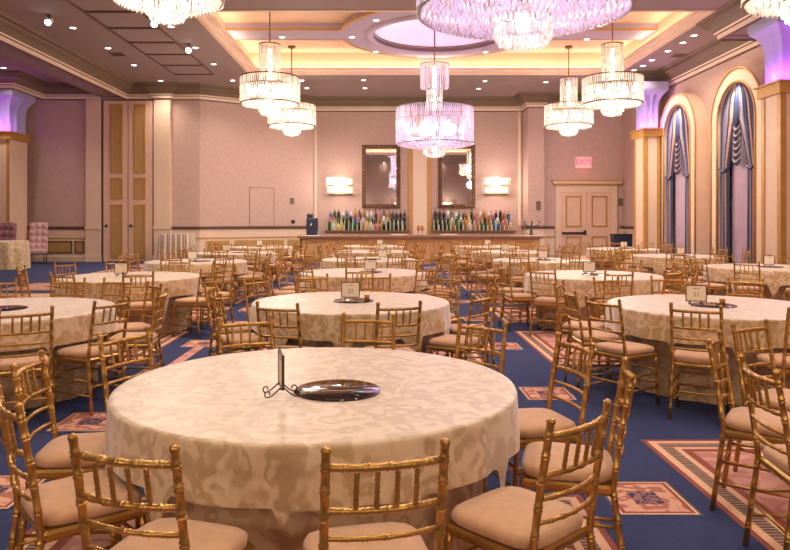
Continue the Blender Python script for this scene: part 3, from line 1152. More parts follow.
spotlight(49, 17, 'bright white ceiling spotlight nearest the annex beam')
spotlight(155, 19, 'bright white ceiling spotlight just below the clear chandelier at the top edge')
spotlight(189, 46, 'bright white ceiling spotlight between panelled strip and tray corner')
for i, (px, py, lab) in enumerate(((118, 54, 'square ceiling air vent beside the annex beam downlights'), (679, 55, 'square ceiling air vent beside the downlights along the windows'), (4, 77, 'square air vent in the annex ceiling'))):
    x, y = at(px, py, ZC)
    r = thing('ceiling_vent', lab, 'vent', (x, y, ZC))
    m = MB(); m.box(-.22, .22, -.22, .22, -.02, 0); m.build('vent_frame', M['ceiling'], r)
    for k in range(5):
        m = MB(); m.box(-.19, .19, -.18 + k * .08, -.13 + k * .08, -.03, -.02); m.build('vent_slat', M['browntrim'], r)

# ------------------------------------------------------------------ bar wall
Yw = YB
for i, (x0, x1, lab) in enumerate(((-.92, .68, 'tall mirror in carved bronze frame, on the folding-door side of the cream pilaster'), (2.25, 3.80, 'tall mirror in carved bronze frame, on the exit-door side of the cream pilaster'))):
    z0, z1 = 2.06, 4.70
    r = thing('wall_mirror', lab, 'mirror', ((x0 + x1) / 2, Yw, z0))
    w, h = (x1 - x0) / 2, z1 - z0
    f = MB()
    fw = .17
    f.box(-w, w, -.07, 0, 0, fw); f.box(-w, w, -.07, 0, h - fw, h); f.box(-w, -w + fw, -.07, 0, fw, h - fw); f.box(w - fw, w, -.07, 0, fw, h - fw)
    f = f.build('mirror_frame', M['carved'], r)
    k = 0
    b = MB()
    per = [(-w + fw / 2, fw / 2 + t * (h - fw) / 16) for t in range(16)] + [(w - fw / 2, fw / 2 + t * (h - fw) / 16) for t in range(17)] + [(-w + fw / 2 + t * (2 * w - fw) / 9, fw / 2) for t in range(9)] + [(-w + fw / 2 + t * (2 * w - fw) / 9, h - fw / 2) for t in range(9)]
    for (px, pz) in per:
        s = .062
        v = [(px - s, -.068, pz), (px, -.068, pz - s), (px + s, -.068, pz), (px, -.068, pz + s), (px, -.105, pz)]
        b.add(v, [(0, 1, 4), (1, 2, 4), (2, 3, 4), (3, 0, 4)])
    b.build('carving', M['brass'], f)
    g = MB(); g.box(-w + fw, w - fw, -.03, -.02, fw, h - fw); g.build('mirror_glass', M['mirror'], r)

def sconce(x, y, z, rz, lab, grp, power=70):
    r = thing('wall_sconce', lab, 'wall lamp', (x, y, z), rz, grp)
    m = MB(); m.box(-.5, .5, -.05, 0, .1, .8); m.build('backplate', M['brass'], r)
    for row, z in enumerate((.52, .16)):
        c = MB()
        for k in range(15):
            u = -.56 + k * .08
            d = .20 * sqrt(max(0, 1 - (u / .62) ** 2)) + .05
            c.box(u - .028, u + .028, -d - .03, -d + .02, z, z + .3)
        c.build('crystal_row', M['crystal'], r)
    m = MB()
    for (za, zb) in ((.58, .74), (.22, .38)):
        m.box(-.44, .44, -.13, -.08, za, zb)
    m.build('lamp', M['sconcelamp'], r)
    light('sconce_light', 'POINT', (0, -.45, .5), power, WARM, r, shadow_soft_size=.2)


sconce((341 - 384) / 700 * Yw, Yw, 2.5, 0, 'glowing crystal wall sconce by the coffee machine end of the bar', 'wall sconces')
sconce((496 - 384) / 700 * Yw, Yw, 2.5, 0, 'glowing crystal wall sconce between mirror and exit door', 'wall sconces')
for x in (-6.5, -2.6, 1.4, 5.5):  # unseen sconces added as frontal fill for the table sides
    sconce(x, YN, 2.3, pi, 'added unseen fill sconce on the entrance wall behind the viewer', 'added entrance fill sconces', 110)

# exit sign
r = thing('exit_sign', 'small illuminated red EXIT sign above the double door', 'sign', (8.13, 28.6, 3.70))
m = MB(); m.box(-.33, .33, -.08, 0, -.02, .46); m.build('sign_box', M['paper'], r)
cu = bpy.data.curves.new('exit_text', 'FONT'); cu.body = 'EXIT'; cu.size = .33; cu.align_x = 'CENTER'; cu.extrude = .005; cu.offset = .012
to = bpy.data.objects.new('exit_text', cu); COL.objects.link(to)
dg = bpy.context.evaluated_depsgraph_get()
me = bpy.data.meshes.new_from_object(to.evaluated_get(dg)); bpy.data.objects.remove(to)
me.materials.clear(); me.materials.append(M['exit'])
lo = bpy.data.objects.new('sign_lettering', me); COL.objects.link(lo); lo.parent = r; lo.location = (0, -.09, .11); lo.rotation_euler = (pi / 2, 0, 0)
light('exit_glow', 'POINT', (0, -.3, .1), 4, (1, .15, .15), r, shadow_soft_size=.1)

# bar
bar = thing('bar_counter', 'long bar with gold panelled front and brown stone top', 'bar', (1.35, 25.6, 0))
m = MB(); m.box(-4.35, 4.35, .0, .65, 0, .90); m.build('bar_body', M['barframe'], bar)
m = MB(); m.rbox(-4.5, 4.45, -.18, .8, .90, 1.02, .03); m.build('countertop', M['stone'], bar)
for k in range(7):
    x0 = -4.2 + k * 1.21
    m = MB(); m.box(x0, x0 + 1.08, -.03, 0, .12, .80, 0); panel_frame(m, x0, x0 + 1.08, .12, .80, -.03, .05, .02, 1)
    m.build('front_panel', [M['barwood'], M['goldtrim']], bar)
m = MB(); m.box(-4.42, -4.35, 0, .65, 0, .90); m.build('end_panel', M['browntrim'], bar)

bb = thing('back_bar', 'lit stepped back bar shelf along the wall behind the bar', 'shelf', (0, 28.2, 0))
for (x0, x1) in ((-2.4, 1.03), (1.96, 5.35)):
    m = MB(); m.box(x0, x1, .3, .98, 0, 1.10); m.build('back_cabinet', M['barwood'], bb)
    m = MB(); m.box(x0 - .02, x1 + .02, .15, .98, 1.10, 1.15); m.build('back_counter', M['stone'], bb)
    for k, (ya, z) in enumerate(((.55, 1.36), (.76, 1.57))):
        m = MB(); m.box(x0 + .1, x1 - .1, ya, .96 if k else .76, 1.15, z); m.build('riser', M['creamlt'], bb)
        m = MB(); m.box(x0 + .1, x1 - .1, ya - .012, ya, 1.16, z - .01); m.build('shelf_light', M['barled'], bb)
BCOL = [('green', srgb(48, 84, 52)), ('amber', srgb(170, 104, 40)), ('clear', srgb(214, 210, 204)), ('dark', srgb(36, 32, 36)), ('blue', srgb(60, 92, 160)), ('pink', srgb(196, 110, 130)), ('straw', srgb(214, 188, 110))]
BMAT = [bottle_mat(n + ' glass', c) for n, c in BCOL]
BME = []
for h, rb, sh in ((.40, .055, .58), (.44, .062, .66), (.36, .07, .60), (.47, .052, .55)):
    m = MB()
    m.lathe([(.001, 0), (rb, 0), (rb, h * sh), (rb * .9, h * (sh + .07)), (.016, h * (sh + .18)), (.015, h * .93), (.019, h * .93), (.019, h), (.001, h)], 10)
    o = m.build('bottle', BMAT[0]); BME.append(o.data); bpy.data.objects.remove(o)
BMV = {}
for bi, me in enumerate(BME):
    for ci in range(len(BCOL)):
        c = me.copy(); c.materials.clear(); c.materials.append(BMAT[ci]); BMV[bi, ci] = c
rb = random.Random(3)
for si, (x0, x1, sd) in enumerate(((-2.3, .93, 'coffee machine end'), (2.06, 5.25, 'exit door end'))):
    for row, (y, z) in enumerate(((28.55, 1.152), (28.83, 1.362), (29.08, 1.572))):
        n = 19
        for k in range(n):
            x = x0 + (x1 - x0) * (k + .5) / n + rb.uniform(-.012, .012)
            near_pil = (si == 0 and k > n - 4) or (si == 1 and k < 3)
            ci = 3 if near_pil else rb.choice([0, 1, 2, 3, 3, 4, 5, 6, 0, 1, 2])
            o = bpy.data.objects.new('bottle', BMV[rb.randrange(4), ci]); COL.objects.link(o)
            o.location = (x, y + rb.uniform(-.015, .015), z)
            rown = ['front', 'middle', 'top'][row]
            tag(o, 'small %s bottle on the %s step of the back bar, %s' % (BCOL[ci][0], rown, sd), 'bottle', '%s bottles, %s step, %s' % (BCOL[ci][0], rown, sd))
# coffee machine
cm = thing('coffee_machine', 'dark navy coffee machine standing at the end of the bar top', 'coffee machine', (-2.65, 25.85, 1.02))
m = MB(); m.rbox(-.2, .2, -.18, .22, 0, .62, .03); m.build('machine_body', M['navybox'], cm)
m = MB(); m.rbox(-.2, .02, -.02, .2, .62, .78, .03); m.build('bean_hopper', M['dark'], cm)
m = MB(); m.box(.2, .34, -.1, .12, 0, .16); m.build('drip_tray', M['steel'], cm)
m = MB(); m.tube([(.0, -.18, .42), (.0, -.27, .40), (0, -.28, .30)], .03, 8); m.build('spout', M['steel'], cm)
for i, x in enumerate((1.28, 1.42)):
    m = MB(); m.lathe([(.001, 0), (.05, 0), (.012, .02), (.012, .12), (.06, .2), (.055, .34), (.05, .34), (.05, .2), (.001, .14)], 12)
    tag(m.build('stemmed_glass', BMAT[1], None, (x, 25.95, 1.02)), 'brown stemmed glass on the bar before the pilaster, %s one' % ('folding-door side' if i == 0 else 'exit-door side'), 'glass', 'stemmed glasses')
tp = thing('beer_tap', 'dark multi-spout beer tap at the exit end of the bar', 'beer tap', (5.45, 25.9, 1.02))
m = MB(); m.lathe([(.001, 0), (.09, 0), (.05, .05), (.04, .36), (.001, .38)], 12); m.build('tap_column', M['dark'], tp)
for k, a in enumerate((-.25, .0, .25)):
    m = MB(); m.tube([(a * .2, 0, .3), (a, -.08, .36), (a * 1.1, -.1, .52)], [.02, .02, .028], 8); m.build('tap_handle', M['dark'], tp)
for i, (x, l) in enumerate(((.55, 'white folded bar towel on the counter before the folding-door-side mirror'), (2.4, 'white folded bar towel on the counter before the exit-side mirror'))):
    m = MB(); m.rbox(-.3, .3, -.12, .12, 0, .03, .01); tag(m.build('bar_towel', M['card'], None, (x, 25.75, 1.02)), l, 'towel', 'bar towels')


# wall plates
def plate(name, lab, cat, p, w, h, mat, nrm=None):
    m = MB(); m.rbox(-w / 2, w / 2, -.03, 0, -h / 2, h / 2, .008)
    o = m.build(name, M[mat], None, p)
    if nrm:
        o.rotation_euler = (0, 0, nrm)
    return tag(o, lab, cat)


rot_ang = atan2(dn.y, dn.x) + pi
for (px, z, w, h, nm, lab, cat, mat) in ((292, 2.35, .16, .24, 'thermostat', 'small grey thermostat on the wall beside the flush service door', 'thermostat', 'covebrown'), (293, 1.50, .16, .14, 'wall_socket', 'small black wall socket just above the rail by the bar', 'socket', 'dark')):
    # intersection of the sight line with the angled wall
    k = (px - 384) / 700
    t = (-2.95 - k * YB) / (k * dn.y - dn.x)
    p = Vector((-2.95, YB, z)) + dn * t + nn * .004
    plate(nm, lab, cat, p, w, h, mat, rot_ang)
plate('wall_switch', 'small dark switch panel on the pier beside the double door', 'switch', (6.22, 28.2, 2.15), .18, .36, 'covebrown')
plate('wall_phone', 'small grey device on the wall between exit door and violet column', 'intercom', (9.66, 28.595, 2.3), .16, .3, 'covebrown')

# ------------------------------------------------------------------ chiavari chairs
PX, NSP = .1775, 4


def bamboo(path, r, nodes, n, seg=6):
    """points and radii of a bamboo-turned rod along a polyline"""
    P = [Vector(p) for p in path]
    Ls = [0]
    for a, b in zip(P, P[1:]):
        Ls.append(Ls[-1] + (b - a).length)
    T = Ls[-1]
    ss = set([0, T] + Ls)
    for nd in nodes:
        for d in (-.012, -.007, -.003, .003, .007, .012):
            if 0 < nd + d < T:
                ss.add(nd + d)
    ss = sorted(ss)
    pts, rad = [], []
    for s in ss:
        for k in range(len(P) - 1):
            if s <= Ls[k + 1] + 1e-9:
                t = (s - Ls[k]) / max(1e-9, Ls[k + 1] - Ls[k])
                pts.append(P[k].lerp(P[k + 1], t))
                break
        rr = r
        for nd in nodes:
            d = abs(s - nd)
            if d < .0035: rr = r * .98
            elif d < .008: rr = max(rr, r * 1.27)
        rad.append(rr)
    return pts, rad


def back_y(z):
    """y of the rear post at height z"""
    if z < .43:
        return -.245 + (.055) * z / .43
    return -.19 - .075 * ((z - .43) / .49) ** 1.2


def make_chair(lod):
    n = 10 if lod == 0 else 6
    r = thing('chiavari_chair', 'x', 'chair')
    # cushion
    m = MB()
    def cs(u, t):
        a, rr = 2 * pi * u, t
        return None
    rings = []
    nc = 32 if lod == 0 else 16
    prof = [(.93, .447), (1.0, .458), (1.01, .474), (.985, .490), (.90, .499), (.6, .505), (.25, .507), (.02, .507)] if lod == 0 else [(.95, .447), (1.0, .47), (.92, .497), (.5, .505), (.02, .507)]
    v, f = [], []
    for s, z in prof:
        for i in range(nc):
            a = 2 * pi * i / nc
            e = 5.0
            q = (abs(cos(a)) ** e + abs(sin(a)) ** e) ** (-1 / e)
            x, y = q * cos(a) * .196, q * sin(a) * .196
            x *= (1 + .045 * y / .196)
            v.append((x * s, y * s, z))
    for k in range(len(prof) - 1):
        for i in range(nc):
            j = (i + 1) % nc
            f.append((k * nc + i, k * nc + j, k * nc + nc + j, k * nc + nc + i))
    f.append(tuple(reversed(range(nc)))); f.append(tuple(range((len(prof) - 1) * nc, len(prof) * nc)))
    m.add(v, f, 0, True)
    m.build('seat_cushion', M['cushion'], r)
    m = MB()
    m.rbox(-.198, .198, -.19, .198, .405, .446, .012)
    m.build('seat_frame', M['gold'], r)
    zs = [0, .12, .25, .43, .5, .6, .7, .8, .905]
    for sx in (-1, 1):
        path = [(sx * (PX + .012 * (1 - min(1, z / .43))), back_y(z), z) for z in zs]
        nodes = [.10, .20, .30, .40, .52, .62, .71, .80, .87] if lod == 0 else [.2, .4, .6, .8]
        pts, rad = bamboo(path, .0135, nodes, n)
        top = pts[-1]
        pts += [top + Vector((0, -.001, .006)), top + Vector((0, -.001, .014)), top + Vector((0, -.001, .02))]
        rad += [.0165, .014, .004]
        m = MB(); m.tube(pts, rad, n); m.build('back_post', M['gold'], r)
        pts, rad = bamboo([(sx * .196, .20, 0), (sx * .183, .178, .41)], .0135, [.09, .19, .29, .37] if lod == 0 else [.15, .3], n)
        m = MB(); m.tube(pts, rad, n); m.build('front_leg', M['gold'], r)

    def rail(z, rr, name, bow=.03, cont=None):
        y0 = back_y(z)
        k = 10 if lod == 0 else 4
        path = [(-PX + 2 * PX * i / k, y0 - bow * (1 - (2 * i / k - 1) ** 2), z) for i in range(k + 1)]
        pts, rad = bamboo(path, rr, [.06, .12, .185, .25, .31] if lod == 0 else [], n)
        m = cont or MB(); m.tube(pts, rad, n)
        if cont is None:
            m.build(name, M['gold'], r)
    if lod == 0:
        rail(.862, .0115, 'top_rail'); rail(.728, .0105, 'back_rail'); rail(.643, .0085, 'back_rail'); rail(.56, .0085, 'back_rail')
        for k in range(NSP):
            x = -.09 + .06 * k
            bw = .03 * (1 - (x / PX) ** 2)
            pts, rad = bamboo([(x, back_y(.728) - bw, .728), (x, back_y(.862) - bw, .862)], .0075, [.03, .067, .105], n)
            m = MB(); m.tube(pts, rad, 8); m.build('spindle', M['gold'], r)
        for sx in (-1, 1):
            for z in (.15, .27):
                m = MB(); m.tube([(sx * (PX + .006), back_y(z), z), (sx * .188, .189, z)], .0085, 8); m.build('side_stretcher', M['gold'], r)
        for z, y in ((.19, .19), (.30, .184)):
            m = MB(); m.tube([(-.187, y, z), (.187, y, z)], .0085, 8); m.build('front_stretcher', M['gold'], r)
        m = MB(); m.tube([(-PX, back_y(.22), .22), (PX, back_y(.22), .22)], .0085, 8); m.build('rear_stretcher', M['gold'], r)
    else:
        m = MB()
        rail(.862, .0115, '', cont=m); rail(.728, .0105, '', cont=m); rail(.643, .0085, '', cont=m); rail(.56, .0085, '', cont=m)
        for k in range(NSP):
            x = -.09 + .06 * k
            bw = .03 * (1 - (x / PX) ** 2)
            m.tube([(x, back_y(.728) - bw, .728), (x, back_y(.862) - bw, .862)], .0075, 5)
        m.build('backrest', M['gold'], r)
        m = MB()
        for sx in (-1, 1):
            for z in (.15, .27):
                m.tube([(sx * (PX + .006), back_y(z), z), (sx * .188, .189, z)], .0085, 5)
        for z, y in ((.19, .19), (.30, .184)):
            m.tube([(-.187, y, z), (.187, y, z)], .0085, 5)
        m.tube([(-PX, back_y(.22), .22), (PX, back_y(.22), .22)], .0085, 5)
        m.build('stretcher_frame', M['gold'], r)
    return r


CHAIR = [make_chair(0), make_chair(1)]
for c in CHAIR:
    KIDS[c.name] = [(k, []) for k in c.children]
used = [False, False]
CLK = ['twelve', 'one', 'two', 'three', 'four', 'five', 'six', 'seven', 'eight', 'nine', 'ten', 'eleven']
chair_seen = {}


def place_chair(x, y, rz, lod, label):
    if not used[lod]:
        used[lod] = True
        o = CHAIR[lod]
        o.location = (x, y, 0); o.rotation_euler = (0, 0, rz); o['label'] = label
    else:
        o = copy_tree(CHAIR[lod], (x, y, 0), rz, label)
    o['group'] = 'gold chiavari chairs'
    return o


# ------------------------------------------------------------------ tables
RT = .97
rcl = random.Random(11)


def cloth_mesh(seed, half=1.27, rot=0.0, zt=.757, seats=()):
    rr = random.Random(seed)
    ph = [rr.uniform(0, 6.28) for _ in range(4)]
    n = 160
    m = MB()
    v, uv, f = [], [], []
    rows = []
    top = [0.02, .3, .6, .85, .95]
    dd = [0, .015, .04, .08, .14, .22, .32, .45, .6, .75, .88, 1.0]
    for s in top:
        row = []
        for i in range(n):
            a = 2 * pi * i / n
            v.append((s * cos(a), s * sin(a), zt)); uv.append((s * cos(a), s * sin(a)))
    for t in dd:
        for i in range(n):
            a = 2 * pi * i / n
            L = min(half / max(abs(cos(a - rot)), abs(sin(a - rot))) - RT, .66)
            # the cloth rests on the seats that are pushed under it
            for sa in seats:
                d = abs((a - sa + pi) % (2 * pi) - pi)
                lim = .238 + max(0, (d - .235)) * 4.0
                L = min(L, lim)
            sarc = t * L
            fold = .5 + .5 * sin(15 * a + ph[0] + 1.2 * sin(3 * a + ph[1]))
            cr = max(0, (L - .3) / .36)
            amp = (.018 + .022 * cr) * min(1, sarc / .18)
            rr_ = RT + .008 * min(1, sarc / .02) + amp * fold + .003 * sin(31 * a + ph[2]) * min(1, sarc / .2)
            z = zt - max(0, sarc - .008)
            if sarc < .01:
                z = zt - .002 * (sarc > 0)
            s = RT + sarc
            v.append((rr_ * cos(a), rr_ * sin(a), z)); uv.append((s * cos(a), s * sin(a)))
    R = len(top) + len(dd)
    for k in range(R - 1):
        for i in range(n):
            j = (i + 1) % n
            f.append((k * n + i, k * n + j, (k + 1) * n + j, (k + 1) * n + i))
    f.append(tuple(range(n)))
    m.add(v, f, 0, True, uv)
    return m


def skirt_mesh(seed):
    rr = random.Random(seed)
    p = rr.uniform(0, 6)
    m = MB()
    n = 140
    v, uv, f = [], [], []
    ts = [0, .06, .3, .6, .85, 1]
    for t in ts:
        for i in range(n):
            a = 2 * pi * i / n
            r_ = .80 + (.03 * (.5 + .5 * sin(19 * a + p + sin(4 * a)))) * t
            v.append((r_ * cos(a), r_ * sin(a), .722 - .714 * t)); uv.append((a, t))
    for k in range(len(ts) - 1):
        for i in range(n):
            j = (i + 1) % n
            f.append((k * n + i, k * n + j, (k + 1) * n + j, (k + 1) * n + i))
    m.add(v, f, 0, True, uv)
    return m


def sign_stand(x, y, rz, label, number=None):
    z0 = .76
    r = thing('table_sign', label, 'sign', (x, y, z0), rz, 'framed table cards')
    w, h, b = .092, .155, .045
    f = MB()
    t = .008
    f.box(-w, w, -.006, .006, b, b + t); f.box(-w, w, -.006, .006, b + h - t, b + h); f.box(-w, -w + t, -.006, .006, b + t, b + h - t); f.box(w - t, w, -.006, .006, b + t, b + h - t)
    f.build('card_frame', M['iron'], r)
    c = MB(); c.box(-w + t, w - t, -.003, .003, b + t, b + h - t); c = c.build('card', M['card'], r)
    d = MB(); d.box(-.03, .03, -.0036, -.003, b + h * .78, b + h * .78 + .006); d.build('card_heading', M['ink'], c)
    if number:
        cu = bpy.data.curves.new('n', 'FONT'); cu.body = number; cu.size = .055; cu.align_x = 'CENTER'
        t_ = bpy.data.objects.new('n', cu); COL.objects.link(t_)
        me = bpy.data.meshes.new_from_object(t_.evaluated_get(bpy.context.evaluated_depsgraph_get())); bpy.data.objects.remove(t_)
        me.materials.clear(); me.materials.append(M['ink'])
        q = bpy.data.objects.new('card_number', me); COL.objects.link(q); q.parent = c; q.location = (0, -.0045, b + .05); q.rotation_euler = (pi / 2, 0, 0)
    for sx in (-1, 1):
        g = MB()
        pts = []
        for dirn in (-1, 1):
            pp = [(sx * w * .55, dirn * (.01 + .05 * k / 6), b - .0 - (.02 * sin(pi * k / 12)) - .018 * k / 6) for k in range(7)]
            for k in range(1, 11):
                a = -pi / 2 + 2 * pi * k / 10 * .85
                rad_ = .018 * (1 - k / 16)
                pp.append((sx * w * .55, dirn * (.06 + .0 + rad_ * cos(a) + .004), .022 + rad_ * sin(a) + .0))
            g.tube(pp, .0035, 5)
        g.box(sx * w * .55 - .004, sx * w * .55 + .004, -.012, .012, b - .006, b + .002)
        g.build('scroll_foot', M['iron'], r)


def table(name_phrase, x, y, nch, ph, lod, chairs=None, rot=0.0, sign=(-.05, -.12, 0), disc=(.08, .0), number=None, skip=()):
    t = thing('round_table', 'round banquet table under cloth, ' + name_phrase, 'table', (x, y, 0), 0)
    m = MB(); m.lathe([(.001, .722), (.955, .722), (.955, .748), (.001, .748)], 48); m.build('tabletop', M['barwood'], t)
    skirt_mesh(int(x * 100 + y * 10)).build('table_skirt', M['skirt'], t)
    lst = chairs
    if lst is None:
        lst = []
        for k in range(nch):
            a = ph + 2 * pi * k / nch + rcl.uniform(-.06, .06)
            lst.append((a, 1.17 + rcl.uniform(-.03, .08), rcl.uniform(-.12, .12)))
    else:
        lst = [(atan2(by - y, bx - x), max(1.075, hypot(bx - x, by - y) - .255), dr) for (bx, by, dr) in lst]
    c = cloth_mesh(int(abs(x) * 37 + y * 91), rot=rot, seats=[q[0] for q in lst]).build('tablecloth', M['cloth'], None, (x, y, 0))
    tag(c, 'cream damask cloth draped square over the ' + name_phrase, 'tablecloth')
    if disc:
        m = MB(); m.lathe([(.001, 0), (.205, 0), (.205, .006), (.2, .008), (.001, .008)], 40)
        tag(m.build('mirror_disc', M['discmirror'], None, (x + disc[0], y + disc[1], .7585)), 'round mirror centrepiece on the ' + name_phrase, 'mirror')
    if sign:
        sign_stand(x + sign[0], y + sign[1], sign[2], 'framed card on iron scroll stand on the ' + name_phrase, number)
    taken = set()
    for (a, rad, dr) in sorted(lst, key=lambda q: q[0] % (2 * pi)):
        cx_, cy_ = x + rad * cos(a), y + rad * sin(a)
        ck = (90 - math.degrees(a)) % 360 / 30
        h = int(round(ck)) % 12
        for tr in (h, int(math.floor(ck)) % 12, int(math.ceil(ck)) % 12, (h + 1) % 12, (h - 1) % 12, (h + 2) % 12):
            if tr not in taken:
                h = tr; break
        taken.add(h)
        if h in skip:
            continue
        # chair looks at the table: local +Y towards the centre
        rz = a + pi / 2 + dr
        place_chair(cx_, cy_, rz, lod, "gold chair at %s o'clock (bar at twelve) of the %s" % (CLK[h], name_phrase))


T1 = [(.006, 2.04, 0), (-.77, 2.075, .0), (-1.40, 2.62, 0), (-1.68, 3.32, 0), (-1.51, 4.10, 0), (-.93, 4.72, 0), (-.107, 4.85, 0), (.63, 4.52, 0), (1.05, 3.87, 0), (1.08, 3.12, 0), (.67, 2.41, 0)]
table('front middle table', -.33, 3.5, 11, 0, 0, T1, rot=.05, sign=(-.145, -.27, radians(-76)), disc=(.11, -.17))
T2 = [(-.84, 5.53, 0), (.12, 5.58, 0), (-1.52, 6.34, 0), (-1.75, 7.1, 0), (-1.42, 7.80, 0), (.86, 6.2, 0), (1.1, 7.05, 0), (.75, 8.2, 0), (-.1, 8.5, 0), (-.85, 8.4, 0)]
table('second middle table', -.33, 7.0, 10, 0, 0, T2, rot=-.1, sign=(0, -.10, .03), disc=(.02, .02), number='22')
R1 = [(2.41, 5.41, 0), (1.84, 5.88, 0), (1.76, 6.62, 0), (1.85, 7.38, 0), (2.55, 8.02, 0), (3.3, 8.15, 0), (4.05, 7.85, 0), (4.6, 6.9, 0), (4.4, 5.9, 0), (3.18, 5.2, 0)]
table('second table of the exit column', 3.15, 6.67, 10, 0, 0, R1, rot=0.0, sign=(-.22, -.1, -.25), disc=(-.02, -.02), number='21')
L1 = [(-2.66, 5.2, 0), (-2.25, 5.78, 0), (-2.08, 6.55, 0), (-2.4, 7.3, 0), (-3.54, 7.85, 0), (-2.95, 7.8, .1), (-4.25, 7.7, 0), (-4.85, 6.9, 0), (-4.8, 5.9, 0), (-3.7, 5.0, 0)]
table('front table of the folding-door column', -3.5, 6.4, 10, 0, 0, L1, rot=.3, sign=None, disc=(.02, .0))
# chairs of a near table just outside the view
R0 = [(1.72, 3.19, 0), (1.88, 3.95, 0), (2.35, 4.47, 0)]
for i, (bx, by, dr) in enumerate(R0):
    a = atan2(by - 3.05, bx - 3.2); rad = hypot(bx - 3.2, by - 3.05) - .25
    place_chair(3.2 + rad * cos(a), 3.05 + rad * sin(a), a + pi / 2, 0, ['gold chair on the bordered carpet, lowest one at the curtain-side edge of the photo', 'gold chair seen edge-on standing on the bordered carpet beside the blue aisle', 'gold chair facing the viewer between bordered carpet and the exit column table'][i])
table('second table of the folding-door column', -3.65, 10.1, 10, .15, 0, rot=.1, sign=(-.1, -.12, .1), disc=(.1, 0))
table('third middle table', -.33, 10.9, 10, .35, 0, rot=.05, sign=(.12, -.1, 0), disc=(.1, 0))
table('third table of the exit column', 3.1, 10.4, 10, .2, 0, rot=-.08, sign=(-.08, -.1, 0), disc=(.05, 0))
table('third table of the folding-door column', -3.7, 13.8, 10, .3, 1, rot=.2, sign=(-.05, -.1, 0))
table('fourth middle table', -.33, 14.5, 10, .1, 1, rot=-.1, sign=(.3, -.1, 0))
table('fourth table of the exit column', 3.2, 14.2, 10, .4, 1, sign=(-.0, -.1, 0))
table('front table of the curtain column', 6.6, 12.1, 10, .25, 1, sign=(0, -.1, 0))
table('fourth table of the folding-door column', -3.7, 17.4, 10, .2, 1, rot=.1, sign=(-.2, -.1, 0))
table('fifth middle table', -.33, 18.2, 10, .4, 1, sign=(.3, -.1, 0))
table('fifth table of the exit column', 3.2, 18.0, 10, .1, 1, sign=(-.1, -.1, 0))
table('second table of the curtain column', 6.65, 15.9, 10, .5, 1, sign=(.05, -.1, 0))
table('bar-end table of the folding-door column', -3.75, 21.2, 10, .05, 1, sign=(0, -.1, 0))
table('bar-end middle table', -.33, 21.9, 10, .3, 1, sign=(.2, -.1, 0))
table('bar-end table of the exit column', 3.2, 21.7, 10, .25, 1, sign=(0, -.1, 0))
table('bar-end table of the curtain column', 6.75, 19.8, 10, .15, 1, sign=(0, -.1, 0))
for (x, y, lab) in ((-.17, 6.98, 'small brown glass votive on the mirror disc of the second middle table'), (3.2, 6.62, 'small amber glass votive on the mirror disc beside the card numbered 21')):
    vt = thing('votive_holder', lab, 'candle holder', (x, y, .768))
    m = MB(); m.lathe([(.001, 0), (.024, 0), (.028, .055), (.024, .055), (.021, .012), (.001, .01)], 14); m.build('glass_cup', BMAT[1], vt)
    m = MB(); m.lathe([(.001, .014), (.018, .014), (.018, .034), (.001, .036)], 12); m.build('candle', M['card'], vt)

# ------------------------------------------------------------------ annex furniture
def tufted(x, y, rz, label, mat):
    r = thing('tufted_chair', label, 'chair', (x, y, 0), rz)
    b = MB()
    def fb(u, t):
        px = -.3 + .6 * u
        z = .5 + .95 * t
        arch = .04 * sin(pi * u)
        puff = .06 * abs(sin(pi * u * 3.0) * sin(pi * t * 4.0))
        return (px, -.27 - .12 * t + puff, z + arch * t)
    b.grid(fb, 30, 40)
    b.grid(lambda u, t: (-.3 + .6 * (1 - u), -.36 - .12 * t, .5 + .95 * t + .04 * sin(pi * u) * t), 8, 8)
    for s in (0, 1):
        b.grid(lambda u, t, s=s: ((-.3 + .6 * s), (-.27 - .09 * u) - .12 * t, .5 + .95 * t), 2, 8)
    b.grid(lambda u, t: (-.3 + .6 * u, -.39 - .09 * t, 1.45 + .04 * sin(pi * u)), 20, 1)
    b = b.build('backrest', mat, r)
    for row in range(4):
        for k in range(2):
            q = MB(); q.lathe([(.001, .012), (.018, .008), (.02, 0)], 8)
            o = q.build('tuft_button', M['tuftdark'], b, (-.1 + .2 * k, -.265 - .12 * (row + .5) / 4.0 * 1.0, .62 + .235 * row)); o.rotation_euler = (-pi / 2, 0, 0)
    m = MB(); m.rbox(-.31, .31, -.30, .30, .36, .52, .05); m.build('seat', mat, r)
    for sx in (-1, 1):
        for y_ in (-.26, .25):
            m = MB(); m.tube([(sx * .27, y_, .37), (sx * .28, y_ * 1.08, 0)], [.03, .02], 8); m.build('leg', M['browntrim'], r)


tufted(-12.52, 25.25, pi + .3, 'tall pink button-tufted side chair against the annex wainscot', M['tuft'])
tufted(-13.0, 23.75, pi, 'mauve button-tufted chair partly hidden behind the annex serving table', M['tuftdark'])
t = thing('serving_table', 'tall round table under patterned cloth at the annex column', 'table', (-12.2, 22.5, 0))
m = MB(); m.lathe([(.001, .86), (.7, .86), (.7, .89), (.001, .89)], 32); m.build('tabletop', M['barwood'], t)
m = MB()
v, f, uv = [], [], []
n = 96
for k, (r_, z) in enumerate(((.02, .896), (.69, .896), (.71, .885), (.72, .6), (.73, .3), (.74, .01))):
    for i in range(n):
        a = 2 * pi * i / n
        q = r_ + (.03 * sin(12 * a) if k > 2 else 0)
        v.append((q * cos(a), q * sin(a), z)); uv.append((a, z))
for k in range(5):
    for i in range(n):
        j = (i + 1) % n
        f.append((k * n + i, k * n + j, k * n + n + j, k * n + n + i))
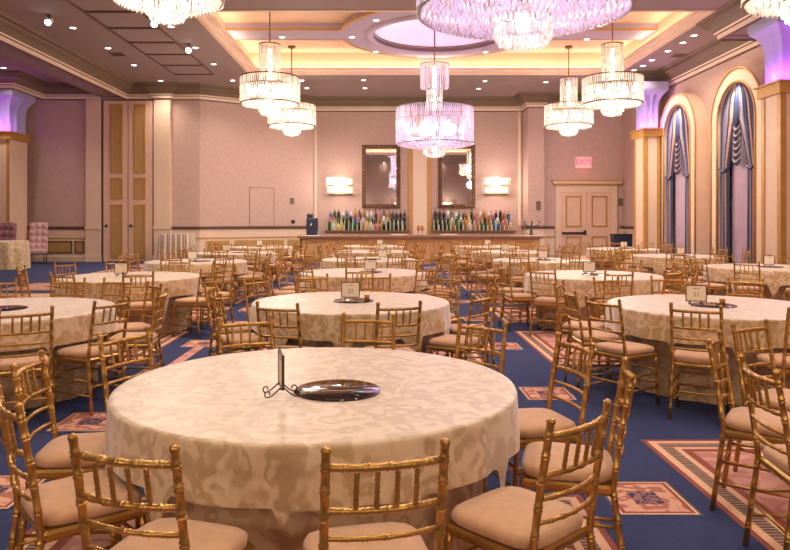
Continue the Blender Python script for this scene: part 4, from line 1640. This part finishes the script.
f.append(tuple(range(n)))
m.add(v, f, 0, True, uv)
tag(m.build('tablecloth', M['cloth'], None, (-12.2, 22.5, 0)), 'floor-length patterned cloth on the annex serving table', 'tablecloth')
# striped cocktail table by the angled wall
t = thing('cocktail_table', 'cocktail table with floor-length striped cloth by the cream pilaster', 'table', (-7.45, 25.2, 0))
m = MB(); m.rbox(-.44, .44, -.32, .32, 1.03, 1.07, .01); m.build('tabletop', M['barwood'], t)
m = MB()
v, f, uv = [], [], []
n = 120
for k, (s, z) in enumerate(((.02, 1.078), (1.0, 1.078), (1.03, 1.06), (1.05, .7), (1.08, .35), (1.1, .01))):
    for i in range(n):
        a = 2 * pi * i / n
        e = 6
        q = (abs(cos(a)) ** e + abs(sin(a)) ** e) ** (-1 / e) * s
        w_ = 1 + (.04 * sin(20 * a) * (k - 1) / 4 if k > 1 else 0)
        v.append((q * cos(a) * .56 * w_, q * sin(a) * .41 * w_, z)); uv.append((a / 1.2, z))
for k in range(5):
    for i in range(n):
        j = (i + 1) % n
        f.append((k * n + i, k * n + j, k * n + n + j, k * n + n + i))
f.append(tuple(range(n)))
m.add(v, f, 0, True, uv)
tag(m.build('tablecloth', M['stripecloth'], None, (-7.45, 25.2, 0)), 'striped cloth hanging to the floor from the cocktail table', 'tablecloth')
# dark equipment case by the exit door
ec = thing('equipment_case', 'dark navy equipment case on legs beside the exit door', 'case', (8.95, 26.4, 0))
m = MB(); m.rbox(-.34, .34, -.25, .25, .55, 1.0, .03); m.build('case_body', M['navybox'], ec)
m = MB(); m.rbox(-.36, .36, -.27, .27, 1.0, 1.05, .02); m.build('case_lid', M['dark'], ec)
m = MB(); m.tube([(.12, 0, 1.04), (.12, 0, 1.10), (.2, 0, 1.10), (.2, 0, 1.04)], .015, 6); m.build('handle', M['steel'], ec)
for sx in (-1, 1):
    for sy in (-1, 1):
        m = MB(); m.tube([(sx * .3, sy * .2, .57), (sx * .3, sy * .2, 0)], .022, 6); m.build('leg', M['dark'], ec)
